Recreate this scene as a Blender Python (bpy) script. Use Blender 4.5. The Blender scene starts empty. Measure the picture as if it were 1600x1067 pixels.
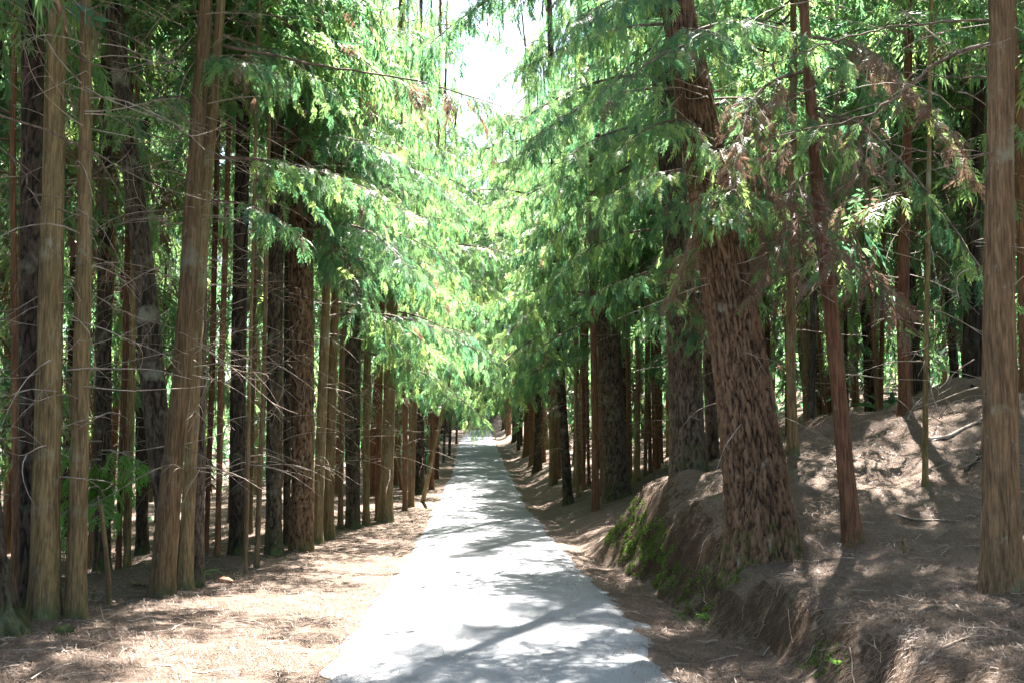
import bpy, math, random
import numpy as np

# ------------------------------------------------------------------ camera, sky, sun, exposure
scene = bpy.context.scene
COL = scene.collection
F = 1600.0                                    # focal length in photo pixels
PITCH = math.atan((700 - 533.5) / F)
CAMH = 1.7
cam_d = bpy.data.cameras.new('camera'); cam = bpy.data.objects.new('camera', cam_d); COL.objects.link(cam)
cam_d.sensor_width = 36; cam_d.lens = 36 * F / 1600; cam_d.clip_end = 2000; cam_d.clip_start = .05
cam.location = (0, 0, CAMH); cam.rotation_euler = (math.pi / 2 + PITCH, 0, 0)
scene.camera = cam

SUN_EL, SUN_AZ = 64.0, 17.0                    # degrees; azimuth from +Y (ahead) towards +X
w = bpy.data.worlds.new('World'); scene.world = w; w.use_nodes = True
wn = w.node_tree.nodes; wn.clear()
sky = wn.new('ShaderNodeTexSky'); sky.sky_type = 'NISHITA'; sky.sun_disc = False
sky.sun_elevation = math.radians(SUN_EL); sky.sun_rotation = math.radians(SUN_AZ)
sky.air_density = 1.0; sky.dust_density = 3.0; sky.ozone_density = 1.0
bg = wn.new('ShaderNodeBackground'); bg.inputs[1].default_value = 0.052
wo = wn.new('ShaderNodeOutputWorld')
w.node_tree.links.new(sky.outputs[0], bg.inputs[0]); w.node_tree.links.new(bg.outputs[0], wo.inputs[0])
sl = bpy.data.lights.new('sun', 'SUN'); sl.energy = 5.0; sl.angle = math.radians(.53); sl.color = (1, .95, .87)
so = bpy.data.objects.new('sun', sl); COL.objects.link(so)
so.rotation_euler = (math.radians(90 - SUN_EL), 0, math.radians(180 - SUN_AZ)) ; so.location = (0, 60, 80)
scene.view_settings.view_transform = 'Standard'; scene.view_settings.look = 'None'
scene.view_settings.exposure = 3.65; scene.view_settings.gamma = 1
scene.cycles.max_bounces = 5; scene.cycles.diffuse_bounces = 3; scene.cycles.transmission_bounces = 3; scene.cycles.glossy_bounces = 2
scene.cycles.use_adaptive_sampling = True; scene.cycles.adaptive_threshold = .02
scene.cycles.use_denoising = True; scene.cycles.denoising_prefilter = 'NONE'; scene.cycles.denoising_quality = 'HIGH'
scene.cycles.sample_clamp_indirect = 3

rng = np.random.default_rng(7)
random.seed(7)
PI = math.pi

# ------------------------------------------------------------------ helpers
def tag(o, label=None, cat=None, group=None, kind=None):
    if label: o['label'] = label
    if cat: o['category'] = cat
    if group: o['group'] = group
    if kind: o['kind'] = kind
    return o

def mesh_np(name, V, Q, mats, midx=None, smooth=False, attr=None):
    """V (n,3), Q (m,4) quads -> mesh data"""
    V = np.asarray(V, np.float32); Q = np.asarray(Q, np.int32)
    me = bpy.data.meshes.new(name)
    me.vertices.add(len(V)); me.vertices.foreach_set('co', V.ravel())
    n = len(Q)
    me.loops.add(n * 4); me.loops.foreach_set('vertex_index', Q.ravel())
    me.polygons.add(n)
    me.polygons.foreach_set('loop_start', np.arange(0, n * 4, 4, dtype=np.int32))
    me.polygons.foreach_set('loop_total', np.full(n, 4, np.int32))
    for m in (mats if isinstance(mats, (list, tuple)) else [mats]): me.materials.append(m)
    if midx is not None: me.polygons.foreach_set('material_index', np.asarray(midx, np.int32))
    me.polygons.foreach_set('use_smooth', np.full(n, bool(smooth)) if np.isscalar(smooth) else smooth)
    if attr:
        for k, (dom, v) in attr.items():
            a = me.attributes.new(k, 'FLOAT', dom); a.data.foreach_set('value', np.asarray(v, np.float32))
    me.update(calc_edges=True)
    return me

def obj(name, me, parent=None, loc=(0, 0, 0), rot=None, scale=None):
    o = bpy.data.objects.new(name, me); COL.objects.link(o)
    o.parent = parent; o.location = loc
    if rot is not None: o.rotation_euler = rot
    if scale is not None: o.scale = (scale,) * 3 if np.isscalar(scale) else scale
    return o

def empty(name, loc):
    o = bpy.data.objects.new(name, None); COL.objects.link(o); o.location = loc; o.empty_display_size = .2
    return o

class MB:
    """numpy mesh collector (quads only)"""
    def __init__(s): s.V = []; s.Q = []; s.M = []; s.S = []; s.T = []; s.n = 0; s.spr = {}
    def flush(s):
        for (lo, v), rows in s.spr.items():
            V, Q = (SPRAYS_LO if lo else SPRAYS)[v]
            pos = np.array([q[0] for q in rows]); D = nrm(np.array([q[1] for q in rows])); L = np.array([q[2] for q in rows]); a = np.array([q[5] for q in rows])
            S = np.cross([0, 0, 1.], D); bad = np.abs(D[:, 2]) > .98; S[bad] = (0, 1, 0); S = nrm(S); U = np.cross(D, S)
            W = V[None] * L[:, None, None]; c, sn = np.cos(a)[:, None], np.sin(a)[:, None]
            y = W[..., 1] * c - W[..., 2] * sn; z = W[..., 1] * sn + W[..., 2] * c
            O = W[..., 0:1] * D[:, None] + y[..., None] * S[:, None] + z[..., None] * U[:, None] + pos[:, None]
            n = len(rows); nq = len(Q)
            QQ = Q[None] + (np.arange(n) * len(V))[:, None, None]
            s.V.append(O.reshape(-1, 3)); s.Q.append(QQ.reshape(-1, 4) + s.n); s.n += n * len(V)
            s.M.append(np.repeat([q[3] for q in rows], nq)); s.S.append(np.zeros(n * nq, bool)); s.T.append(np.repeat([q[4] for q in rows], nq))
        s.spr = {}
    def add(s, V, Q, m=0, smooth=False, tint=0.5):
        V = np.asarray(V, float); Q = np.asarray(Q, int)
        s.V.append(V); s.Q.append(Q + s.n); s.n += len(V)
        s.M.append(np.full(len(Q), m)); s.S.append(np.full(len(Q), smooth))
        s.T.append(np.full(len(Q), tint) if np.isscalar(tint) else tint)
    def mesh(s, name, mats):
        s.flush()
        return mesh_np(name, np.concatenate(s.V), np.concatenate(s.Q), mats, np.concatenate(s.M), np.concatenate(s.S), {'tint': ('FACE', np.concatenate(s.T))})
    def arrays(s):
        return np.concatenate(s.V), np.concatenate(s.Q), np.concatenate(s.M), np.concatenate(s.S), np.concatenate(s.T)

def nrm(v):
    v = np.asarray(v, float); return v / (np.linalg.norm(v, axis=-1, keepdims=True) + 1e-9)

def tube(P, R, k=5):
    """quads around polyline P with radii R"""
    P = np.asarray(P, float); R = np.asarray(R, float)
    n = len(P); T = nrm(np.gradient(P, axis=0))
    ref = np.array([0, 0, 1.]) if abs(T[0][2]) < .8 else np.array([1., 0, 0])
    U = nrm(np.cross(T, ref)); W = np.cross(T, U)
    a = np.linspace(0, 2 * PI, k, endpoint=False)
    V = P[:, None] + R[:, None, None] * (U[:, None] * np.cos(a)[None, :, None] + W[:, None] * np.sin(a)[None, :, None])
    i = np.arange(n - 1)[:, None] * k; j = np.arange(k)[None]; j2 = (j + 1) % k
    Q = np.stack([i + j, i + j2, i + k + j2, i + k + j], -1).reshape(-1, 4)
    return V.reshape(-1, 3), Q

def hashf(i, j, s=0):
    h = (np.asarray(i, np.int64) * 374761393 + np.asarray(j, np.int64) * 668265263 + s * 1442695041) & 0xffffffff
    h = ((h ^ (h >> 13)) * 1274126177) & 0xffffffff
    return ((h ^ (h >> 16)) & 0xffffff) / float(0xffffff)

def vnoise(x, y, s=0, px=None):
    """value noise, optionally periodic in x with px cells"""
    x = np.asarray(x, float); y = np.asarray(y, float)
    i = np.floor(x).astype(int); j = np.floor(y).astype(int); fx = x - i; fy = y - j
    fx = fx * fx * (3 - 2 * fx); fy = fy * fy * (3 - 2 * fy)
    w_ = (lambda q: np.mod(q, px)) if px else (lambda q: q)
    a = hashf(w_(i), j, s); b = hashf(w_(i + 1), j, s); c = hashf(w_(i), j + 1, s); d = hashf(w_(i + 1), j + 1, s)
    return (a * (1 - fx) + b * fx) * (1 - fy) + (c * (1 - fx) + d * fx) * fy

def fbm(x, y, s=0, o=4):
    return sum(vnoise(x * 2 ** k, y * 2 ** k, s + k) * .5 ** k for k in range(o)) / (2 - .5 ** (o - 1)) - .5

def sstep(x, a, b):
    t = np.clip((x - a) / (b - a), 0, 1); return t * t * (3 - 2 * t)

def voro(u, v, pu, s=0):
    """F1, F2-F1 and cell id, periodic in u with pu cells"""
    i0 = np.floor(u).astype(int); j0 = np.floor(v).astype(int)
    F1 = np.full(u.shape, 9.); F2 = np.full(u.shape, 9.); ID = np.zeros(u.shape)
    for di in (-1, 0, 1):
        for dj in (-1, 0, 1):
            i = i0 + di; j = j0 + dj; im = np.mod(i, pu)
            d = np.hypot(u - (i + .15 + .7 * hashf(im, j, s)), v - (j + .1 + .8 * hashf(im, j, s + 5)))
            c = d < F1
            F2 = np.where(c, F1, np.minimum(F2, d)); ID = np.where(c, hashf(im, j, s + 9), ID); F1 = np.where(c, d, F1)
    return F1, F2 - F1, ID

# pixel of the photograph -> point of the place
cp, sp_ = math.cos(PITCH), math.sin(PITCH)
def ray(px, py):
    u = (px - 800) / F; v = (533.5 - py) / F
    return np.array([u, cp - v * sp_, sp_ + v * cp])
def P(px, py, y):
    d = ray(px, py); return np.array([0, 0, CAMH]) + d * (y / d[1])

# ------------------------------------------------------------------ terrain
_yy = np.linspace(-60, 420, 2401)
_zr = np.interp(_yy, [-60, 0, 7.4, 10, 14, 19, 26, 33, 43, 53, 69, 90, 112, 117, 126, 200, 420], [.2, 0, 0, -.03, -.08, -.11, -.07, .04, .34, .71, 1.7, 2.7, 3.66, 3.7, 3.2, 4, 8])
_cx = np.interp(_yy, [-60, 7.4, 10, 14, 19, 33, 53, 69, 112, 118, 128, 140, 160, 420], [.7, -.07, -.17, -.26, -.46, -1.0, -1.65, -2.35, -3.8, -4.4, -7.5, -14, -30, -200])
_k = np.hanning(21); _k /= _k.sum()
_zr = np.convolve(np.pad(_zr, 10, 'edge'), _k, 'valid'); _cx = np.convolve(np.pad(_cx, 10, 'edge'), _k, 'valid')
def road_z(y): return np.interp(y, _yy, _zr)
def road_x(y): return np.interp(y, _yy, _cx)
RW = 1.3
def G(x, y):
    x = np.asarray(x, float); y = np.asarray(y, float)
    s = x - road_x(y); z = road_z(y)
    big = fbm(x * .22, y * .22, 11, 3); mid = fbm(x * .9 + 7, y * .9, 21, 3); fine = fbm(x * 4.1, y * 4.1, 31, 3)
    # left verge, low crest where the edge trees stand, forest floor falling away behind it
    L = .10 * sstep(-s, 1.5, 3.4) - .38 * sstep(-s, 4.2, 7.5) - .012 * np.clip(-s - 7.5, 0, 60)
    # right: ditch, cut bank, slope of the wood
    yk = [-60, 4, 7, 8.5, 10, 11.5, 13, 14.5, 16, 17.4, 18.6, 20, 24, 35, 60, 110, 420]
    hf = np.interp(y, yk, [.4, .42, .44, .46, .58, .8, 1.02, 1.28, 1.42, 1.2, .55, .34, .3, .4, .6, .8, .8])
    kf = np.interp(y, yk, [.1, .08, .07, .08, .10, .12, .16, .25, .30, .33, .33, .30, .26, .22, .2, .2, .1])
    foot = np.interp(y, yk, [2.5, 2.5, 2.4, 2.2, 2.1, 2.1, 2.05, 2.0, 1.9, 1.75, 1.7, 1.7, 1.7, 1.8, 1.9, 2, 2]) + .22 * fbm(y * .8, y * 0, 41, 2)
    wf = np.interp(y, yk, [.8, .7, .6, .5, .5, .55, .6, .8, .95, 1.0, 1.0, 1.2, 1.4, 1.5, 1.8, 2, 2])
    e = s - foot
    lump = 1 + .5 * fbm(x * .8, y * .8, 51, 3)
    R = -.05 * sstep(s, 1.3, 1.75) + hf * lump * sstep(e, 0, wf) ** .8 + kf * np.clip(e - wf * .8, 0, 14) + .1 * np.clip(e - wf * .8 - 14, 0, 80)
    hill = .28 * np.clip(y - 116, 0, 30) * sstep(s, -1.0, 4)
    off = sstep(np.abs(s), RW - .1, RW + 1.2)
    zz = z + np.where(s < 0, L, R) + hill
    zz = zz + off * (.22 * big * sstep(np.abs(s), 2, 6) + .13 * mid * sstep(np.abs(s), 1.5, 3) + .06 * fine)
    edge = sstep(np.abs(s), RW - .45, RW - .1) * (1 - sstep(np.abs(s), RW + .3, RW + .7))
    return zz - .06 * (1 - sstep(np.abs(s), RW - .4, RW + .02)) + edge * (.07 * fine + .06 * mid)
def g1(x, y): return float(G(np.array([x]), np.array([y]))[0])
def cast(px, py, y0=4, y1=140):
    """where the view ray through a pixel meets the ground"""
    d = ray(px, py); lo_, hi_ = y0, y1
    for st in (.5, .03, .003):
        ys = np.arange(lo_, hi_, st); X = d[0] / d[1] * ys; Z = CAMH + d[2] / d[1] * ys
        hit = np.nonzero(Z < G(X, ys))[0]
        i = hit[0] if len(hit) else len(ys) - 1
        lo_, hi_ = max(y0, ys[i] - 1.2 * st), ys[i] + .2 * st
        if st == .5 and len(hit) == 0: break
    return np.array([X[i], ys[i], g1(X[i], ys[i])])
def cast_many(px, py):
    if len(px) > 3000:
        q = [cast_many(px[k:k + 3000], py[k:k + 3000]) for k in range(0, len(px), 3000)]
        return tuple(np.concatenate([a[j] for a in q]) for j in range(3))
    ys = np.concatenate([np.arange(5, 14, .06), np.arange(14, 40, .15)])
    u = (px - 800) / F; v = (533.5 - py) / F
    k = 1 / (cp - v * sp_)
    X = (u * k)[:, None] * ys; Z = CAMH + ((sp_ + v * cp) * k)[:, None] * ys
    h = Z < G(X, np.broadcast_to(ys, X.shape))
    i = np.where(h.any(1), h.argmax(1), len(ys) - 1)
    y = ys[i]; x = X[np.arange(len(i)), i]
    return x, y, h.any(1)

# ------------------------------------------------------------------ materials
def mat(name):
    m = bpy.data.materials.new(name); m.use_nodes = True; n = m.node_tree.nodes; n.clear()
    return m, n, m.node_tree.links
def N(n, t, **k):
    o = n.new(t)
    for a, v in k.items():
        if isinstance(a, str) and hasattr(o, a): setattr(o, a, v)
    return o
def noise(n, l, vec, scale, detail=4, rough=.55):
    t = n.new('ShaderNodeTexNoise'); t.inputs['Scale'].default_value = scale; t.inputs['Detail'].default_value = detail; t.inputs['Roughness'].default_value = rough
    if vec is not None: l.new(vec, t.inputs['Vector'])
    return t.outputs['Fac']
def ramp(n, l, fac, stops):
    r = n.new('ShaderNodeValToRGB'); e = r.color_ramp.elements
    while len(e) < len(stops): e.new(.5)
    for q, (p, c) in zip(e, stops): q.position = p; q.color = (*c, 1) if len(c) == 3 else c
    l.new(fac, r.inputs[0]); return r.outputs[0]
def mix(n, l, fac, a, b, mode='MIX'):
    m = n.new('ShaderNodeMix'); m.data_type = 'RGBA'; m.blend_type = mode
    for sock, v in ((m.inputs[0], fac), (m.inputs[6], a), (m.inputs[7], b)):
        if hasattr(v, 'links'): l.new(v, sock)
        else: sock.default_value = v if np.isscalar(v) else (*v, 1)
    return m.outputs[2]
def mth(n, l, op, a, b=None, c=None):
    m = n.new('ShaderNodeMath'); m.operation = op
    for i, v in enumerate((a, b, c)):
        if v is None: continue
        if hasattr(v, 'links'): l.new(v, m.inputs[i])
        else: m.inputs[i].default_value = v
    return m.outputs[0]
def mapping(n, l, vec, scale):
    m = n.new('ShaderNodeMapping'); m.inputs['Scale'].default_value = scale; l.new(vec, m.inputs['Vector']); return m.outputs[0]
def finish(m, n, l, col, rough=.9, bump=None, bstr=.5, bdist=.02, spec=.2):
    b = n.new('ShaderNodeBsdfPrincipled'); o = n.new('ShaderNodeOutputMaterial')
    l.new(col, b.inputs['Base Color'])
    if hasattr(rough, 'links'): l.new(rough, b.inputs['Roughness'])
    else: b.inputs['Roughness'].default_value = rough
    b.inputs['Specular IOR Level'].default_value = spec
    if bump is not None:
        bp = n.new('ShaderNodeBump'); bp.inputs['Strength'].default_value = bstr; bp.inputs['Distance'].default_value = bdist
        l.new(bump, bp.inputs['Height']); l.new(bp.outputs[0], b.inputs['Normal'])
    l.new(b.outputs[0], o.inputs[0]); return m

def bark(name, dark, light, lichen=(.22, .23, .17), lich=.62, moss=.5, plate=False):
    m, n, l = mat(name)
    tc = n.new('ShaderNodeTexCoord').outputs['Object']; oi = n.new('ShaderNodeObjectInfo')
    v = mapping(n, l, tc, (1, 1, .10 if not plate else .35))
    f1 = noise(n, l, v, 55 if not plate else 40, 6, .65); f2 = noise(n, l, v, 14, 4)
    f = mth(n, l, 'ADD', mth(n, l, 'MULTIPLY', f1, .6), mth(n, l, 'MULTIPLY', f2, .4))
    c = ramp(n, l, f, [(.36, dark), (.48, tuple((np.array(dark) + np.array(light)) / 2)), (.60, tuple(np.array(light) * 1.15))])
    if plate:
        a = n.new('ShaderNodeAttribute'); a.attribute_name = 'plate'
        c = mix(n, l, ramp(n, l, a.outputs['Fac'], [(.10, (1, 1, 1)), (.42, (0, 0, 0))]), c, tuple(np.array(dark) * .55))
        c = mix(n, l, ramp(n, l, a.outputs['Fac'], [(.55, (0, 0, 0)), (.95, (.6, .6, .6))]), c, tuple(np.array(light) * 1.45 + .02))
    big = noise(n, l, tc, 2.3, 5, .6)
    c = mix(n, l, ramp(n, l, big, [(lich - .06, (0, 0, 0)), (lich + .08, (.6, .6, .6))]), c, lichen)
    spots = noise(n, l, mapping(n, l, tc, (1, 1, .5)), 9, 6, .7)
    c = mix(n, l, ramp(n, l, spots, [(.60, (0, 0, 0)), (.70, (.38, .38, .38))]), c, (.28, .29, .23))
    # moss creeping up from the foot, ragged
    sz = n.new('ShaderNodeSeparateXYZ'); l.new(tc, sz.inputs[0])
    h = mth(n, l, 'SUBTRACT', mth(n, l, 'MULTIPLY', noise(n, l, tc, 5, 5, .65), 3.2), mth(n, l, 'ADD', mth(n, l, 'MULTIPLY', sz.outputs[2], .9), 1.75 - moss))
    c = mix(n, l, mth(n, l, 'MINIMUM', mth(n, l, 'MAXIMUM', h, 0), .8), c, (.045, .065, .016))
    hs = n.new('ShaderNodeHueSaturation'); l.new(c, hs.inputs['Color'])
    l.new(mth(n, l, 'ADD', .72, mth(n, l, 'MULTIPLY', oi.outputs['Random'], .5)), hs.inputs['Value'])
    l.new(mth(n, l, 'ADD', .488, mth(n, l, 'MULTIPLY', oi.outputs['Random'], .024)), hs.inputs['Hue'])
    return finish(m, n, l, hs.outputs[0], .9, f, .9, .02)

BARK = {
    'olive': bark('olive_brown_bark', (.052, .036, .018), (.175, .122, .060)),
    'red': bark('red_brown_bark', (.052, .025, .015), (.165, .083, .047), lich=.68, moss=.2),
    'cypress': bark('cypress_bark', (.050, .031, .018), (.165, .102, .058), lich=.64, moss=.25),
    'tan': bark('tan_bark', (.072, .048, .026), (.195, .135, .072), lich=.6),
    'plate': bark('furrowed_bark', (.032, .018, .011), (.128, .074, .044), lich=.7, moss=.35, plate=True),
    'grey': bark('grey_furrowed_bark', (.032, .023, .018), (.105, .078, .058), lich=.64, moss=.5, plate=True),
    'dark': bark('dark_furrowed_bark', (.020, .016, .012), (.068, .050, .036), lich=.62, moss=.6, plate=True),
}
def twig_mat():
    m, n, l = mat('dead_twig'); tc = n.new('ShaderNodeTexCoord').outputs['Object']
    c = ramp(n, l, noise(n, l, tc, 9, 4), [(.3, (.12, .092, .07)), (.7, (.36, .30, .25))])
    return finish(m, n, l, c, .8, None, spec=.3)
TWIG = twig_mat()
def branch_mat():
    m, n, l = mat('branch_bark'); tc = n.new('ShaderNodeTexCoord').outputs['Object']
    return finish(m, n, l, ramp(n, l, noise(n, l, tc, 14, 4), [(.3, (.045, .032, .023)), (.7, (.17, .13, .10))]), .85, None, spec=.2)
BRANCH = branch_mat()
def leaf_mat(name, cols, trans=.5, gloss=.35):
    m, n, l = mat(name)
    at = n.new('ShaderNodeAttribute'); at.attribute_name = 'tint'; oi = n.new('ShaderNodeObjectInfo')
    f = mth(n, l, 'ADD', mth(n, l, 'MULTIPLY', at.outputs['Fac'], .75), mth(n, l, 'MULTIPLY', oi.outputs['Random'], .25))
    c = ramp(n, l, f, [(i / (len(cols) - 1), q) for i, q in enumerate(cols)])
    p = n.new('ShaderNodeBsdfPrincipled'); l.new(c, p.inputs['Base Color']); p.inputs['Roughness'].default_value = .42; p.inputs['Specular IOR Level'].default_value = gloss
    t = n.new('ShaderNodeBsdfTranslucent'); l.new(c, t.inputs['Color'])
    tb = n.new('ShaderNodeHueSaturation'); l.new(c, tb.inputs['Color']); tb.inputs['Hue'].default_value = .485; tb.inputs['Value'].default_value = 2.1; tb.inputs['Saturation'].default_value = 1.
    l.new(tb.outputs[0], t.inputs['Color'])
    mx = n.new('ShaderNodeMixShader'); mx.inputs[0].default_value = trans; l.new(p.outputs[0], mx.inputs[1]); l.new(t.outputs[0], mx.inputs[2])
    o = n.new('ShaderNodeOutputMaterial'); l.new(mx.outputs[0], o.inputs[0]); return m
LEAF = leaf_mat('conifer_foliage', [(.030, .088, .054), (.056, .135, .064), (.12, .215, .07), (.25, .32, .095)], .6, .5)
BROWN = leaf_mat('dead_foliage', [(.075, .048, .032), (.13, .085, .056), (.19, .135, .09)], .3, .2)
FERN = leaf_mat('fern_green', [(.05, .14, .03), (.09, .22, .04), (.14, .28, .05)], .45, .4)
MOSS = leaf_mat('moss_green', [(.035, .07, .012), (.06, .11, .02), (.10, .16, .03)], .25, .1)
NEEDLE = leaf_mat('fallen_needles', [(.050, .032, .023), (.112, .078, .059), (.175, .13, .105), (.26, .21, .18)], .12, .15)

def ground_mat():
    m, n, l = mat('needle_litter_ground'); g = n.new('ShaderNodeTexCoord').outputs['Object']
    warp = mapping(n, l, g, (1, 1, 1))
    f1 = noise(n, l, warp, 38, 8, .75); f2 = noise(n, l, warp, 2.1, 6, .6); f3 = noise(n, l, warp, .35, 4, .5); f4 = noise(n, l, warp, 130, 4, .7)
    f = mth(n, l, 'ADD', mth(n, l, 'MULTIPLY', f1, .55), mth(n, l, 'MULTIPLY', f4, .45))
    c = ramp(n, l, f, [(.3, (.045, .031, .024)), (.5, (.112, .083, .067)), (.72, (.225, .18, .153))])
    c = mix(n, l, ramp(n, l, f2, [(.38, (.75, .75, .75)), (.62, (0, 0, 0))]), c, (.088, .061, .047))
    c = mix(n, l, ramp(n, l, f3, [(.5, (0, 0, 0)), (.75, (.35, .35, .35))]), c, (.15, .12, .10))
    f5 = noise(n, l, warp, 7, 6, .7)
    c = mix(n, l, ramp(n, l, f5, [(.55, (0, 0, 0)), (.68, (.7, .7, .7))]), c, (.045, .032, .024))
    f6 = noise(n, l, mapping(n, l, g, (1.3, 1.3, 1.3)), 15, 5, .7)
    c = mix(n, l, ramp(n, l, f6, [(.60, (0, 0, 0)), (.72, (.6, .6, .6))]), c, (.26, .215, .185))
    ge = n.new('ShaderNodeNewGeometry'); sx = n.new('ShaderNodeSeparateXYZ'); l.new(ge.outputs['True Normal'], sx.inputs[0])
    soil = mix(n, l, f5, (.022, .015, .010), (.085, .055, .036))
    c = mix(n, l, ramp(n, l, mth(n, l, 'ADD', sx.outputs[2], mth(n, l, 'MULTIPLY', mth(n, l, 'SUBTRACT', f6, .5), .9)), [(.62, (1, 1, 1)), (.78, (0, 0, 0))]), c, soil)
    return finish(m, n, l, c, .95, f, .9, .03, .1)
GROUND = ground_mat()
def road_mat():
    m, n, l = mat('weathered_concrete'); g = n.new('ShaderNodeTexCoord').outputs['Object']
    f1 = noise(n, l, g, 60, 6, .7); f2 = noise(n, l, g, 1.6, 6, .6); f3 = noise(n, l, g, 9, 5, .6)
    c = ramp(n, l, f1, [(.3, (.125, .131, .142)), (.7, (.215, .224, .24))])
    c = mix(n, l, ramp(n, l, f2, [(.42, (0, 0, 0)), (.66, (.5, .5, .5))]), c, (.095, .098, .102))
    c = mix(n, l, ramp(n, l, f3, [(.58, (0, 0, 0)), (.72, (.55, .55, .55))]), c, (.105, .088, .074))
    return finish(m, n, l, c, .85, f1, .5, .008, .2)
ROAD = road_mat()
def plain(name, a, b, scale=8, rough=.9):
    m, n, l = mat(name); g = n.new('ShaderNodeTexCoord').outputs['Object']; f = noise(n, l, g, scale, 5, .6)
    return finish(m, n, l, ramp(n, l, f, [(.3, a), (.7, b)]), rough, f, .5, .01)
STONE = plain('pale_stone', (.25, .24, .23), (.45, .44, .42)); 
WOODEND = plain('cut_wood', (.22, .11, .07), (.38, .22, .14), 14)

# ------------------------------------------------------------------ ground and road
def grade(a, lo, fine_lo, fine_hi, hi, step, grow=1.09):
    v = [x for x in np.arange(fine_lo, fine_hi, step)]
    up = []; d = step; x = v[-1]
    while x < hi: d *= grow; x += d; up.append(x)
    dn = []; d = step; x = v[0]
    while x > lo: d *= grow; x -= d; dn.append(x)
    return np.array(dn[::-1] + v + up)
gx = grade(0, -260, -7, 8, 260, .07); gy = grade(0, -60, 5, 21, 420, .07, 1.035)
X, Y = np.meshgrid(gx, gy); Z = G(X, Y)
def crumble(X, Y, Z):
    """uneven, crumbling surface of the cut bank"""
    _s = X - road_x(Y); _m = sstep(_s, 1.75, 2.1) * (1 - sstep(_s, 2.9, 4)) * (.3 + .7 * sstep(Y, 9, 11.5)) * (1 - sstep(Y, 19, 22))
    X2 = X + _m * (.20 * fbm(Y * 2.6, Z * 4, 81, 3) + .14 * fbm(Y * 7, Z * 10, 82, 4)); return X2, Z + _m * .05 * fbm(X2 * 7, Y * 7, 83, 3)
X, Z = crumble(X, Y, Z)
nx, ny = len(gx), len(gy)
i = (np.arange(ny - 1)[:, None] * nx + np.arange(nx - 1)[None]).ravel()
tag(obj('ground', mesh_np('ground', np.stack([X, Y, Z], -1).reshape(-1, 3), np.stack([i, i + 1, i + nx + 1, i + nx], -1), GROUND, smooth=True)),
    'brown forest floor covered in fallen needles', 'ground', kind='structure')

ry = grade(0, -20, 4, 40, 150, .06, 1.03); rs = np.linspace(-1.16, 1.16, 25)
XX = np.zeros((len(ry), 27)); ZZ = XX.copy(); YY = np.repeat(ry[:, None], 27, 1)
eL = RW + .16 * fbm(ry * .7, ry * 0, 61, 4) + .10 * fbm(ry * 4, ry * 0, 63, 3); eR = RW + .24 * fbm(ry * .6, ry * 0 + 9, 62, 4) + .12 * fbm(ry * 4, ry * 0, 64, 3)
for k, s in enumerate(rs):
    XX[:, k + 1] = road_x(ry) + s * np.where(s < 0, eL, eR)
    ZZ[:, k + 1] = road_z(ry) + .03 + .02 * (1 - s * s) + .015 * fbm(XX[:, k + 1] * 1.2, ry * 1.2, 65, 3) - .07 * sstep(abs(s), .93, 1.14)
XX[:, 0] = XX[:, 1] - .015; XX[:, 26] = XX[:, 25] + .015; ZZ[:, 0] = ZZ[:, 1] - .12; ZZ[:, 26] = ZZ[:, 25] - .12
nx = 27; i = (np.arange(len(ry) - 1)[:, None] * nx + np.arange(nx - 1)[None]).ravel()
tag(obj('road', mesh_np('road', np.stack([XX, YY, ZZ], -1).reshape(-1, 3), np.stack([i, i + 1, i + nx + 1, i + nx], -1), ROAD, smooth=True)),
    'narrow pale concrete road running straight into the wood', 'road', kind='structure')

# ------------------------------------------------------------------ foliage prototypes
def spray(L, r, droop=.5, nt=7, wd=.032, fine=False):
    """flat feathery cypress spray along +X, quads"""
    V = []; n = 0
    def blade(a, b, wd, up):
        d = b - a; s = np.cross(d, up); s = s / (np.linalg.norm(s) + 1e-9) * wd
        m_ = a + d * .45
        V.extend([a, m_ + s, b, m_ - s])
    up = nrm(np.array([r.normal(0, .35), r.normal(0, .35), 1.]))
    ax = lambda t: np.array([L * t, .06 * L * math.sin(t * 3 + 1), -droop * L * t * t])
    for k in range(nt):
        t = .06 + .88 * k / nt
        a = ax(t); l_ = L * (.34 * (1 - t) ** .65 + .10)
        for sd in (-1, 1):
            an = sd * r.uniform(.45, .85)
            dr = np.array([math.cos(an), math.sin(an), -droop * t * 1.3 - r.uniform(.0, .3)])
            b = a + dr * l_ * r.uniform(.75, 1.15)
            if not fine: blade(a, b, L * wd, up); continue
            blade(a, b, L * wd * .62, up)
            for f_ in (.25, .5, .75):
                for s2 in (-1, 1):
                    c = a + (b - a) * f_; an2 = an + s2 * .6
                    blade(c, c + np.array([math.cos(an2), math.sin(an2), dr[2] - r.uniform(0, .3)]) * l_ * .34 * (1.2 - f_ * .6), L * wd * .55, up)
    blade(ax(.0), ax(.6), L * .02, up); blade(ax(.5), ax(1.1), L * wd, up)
    V = np.array(V); return V, np.arange(len(V)).reshape(-1, 4)
R0 = np.random.default_rng(3)
SPRAYS = [spray(1., R0, d, nt, .032, True) for d, nt in ((.25, 7), (.5, 7), (.9, 6), (.45, 6), (.7, 7), (.35, 6))]
SPRAYS_LO = [spray(1., R0, d, 5, .045) for d in (.3, .6, .9)] + [spray(1., R0, d, 3, .085) for d in (.3, .6, .9)]

def frame(d, up=(0, 0, 1)):
    d = nrm(d); s = nrm(np.cross(up, d)) if abs(d[2]) < .98 else np.array([0, 1., 0]); u = np.cross(d, s)
    return np.stack([d, s, u], 0)            # rows: images of x,y,z
def put_spray(mb, r, pos, d, L, m, tint, lo=False, roll=None):
    v = int(r.integers(3 if lo else 6)) + (3 if lo == 2 else 0); a = r.normal(0, .5) if roll is None else roll
    mb.spr.setdefault((lo, v), []).append((np.asarray(pos, float), np.asarray(d, float), L, m, tint, a))

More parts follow.
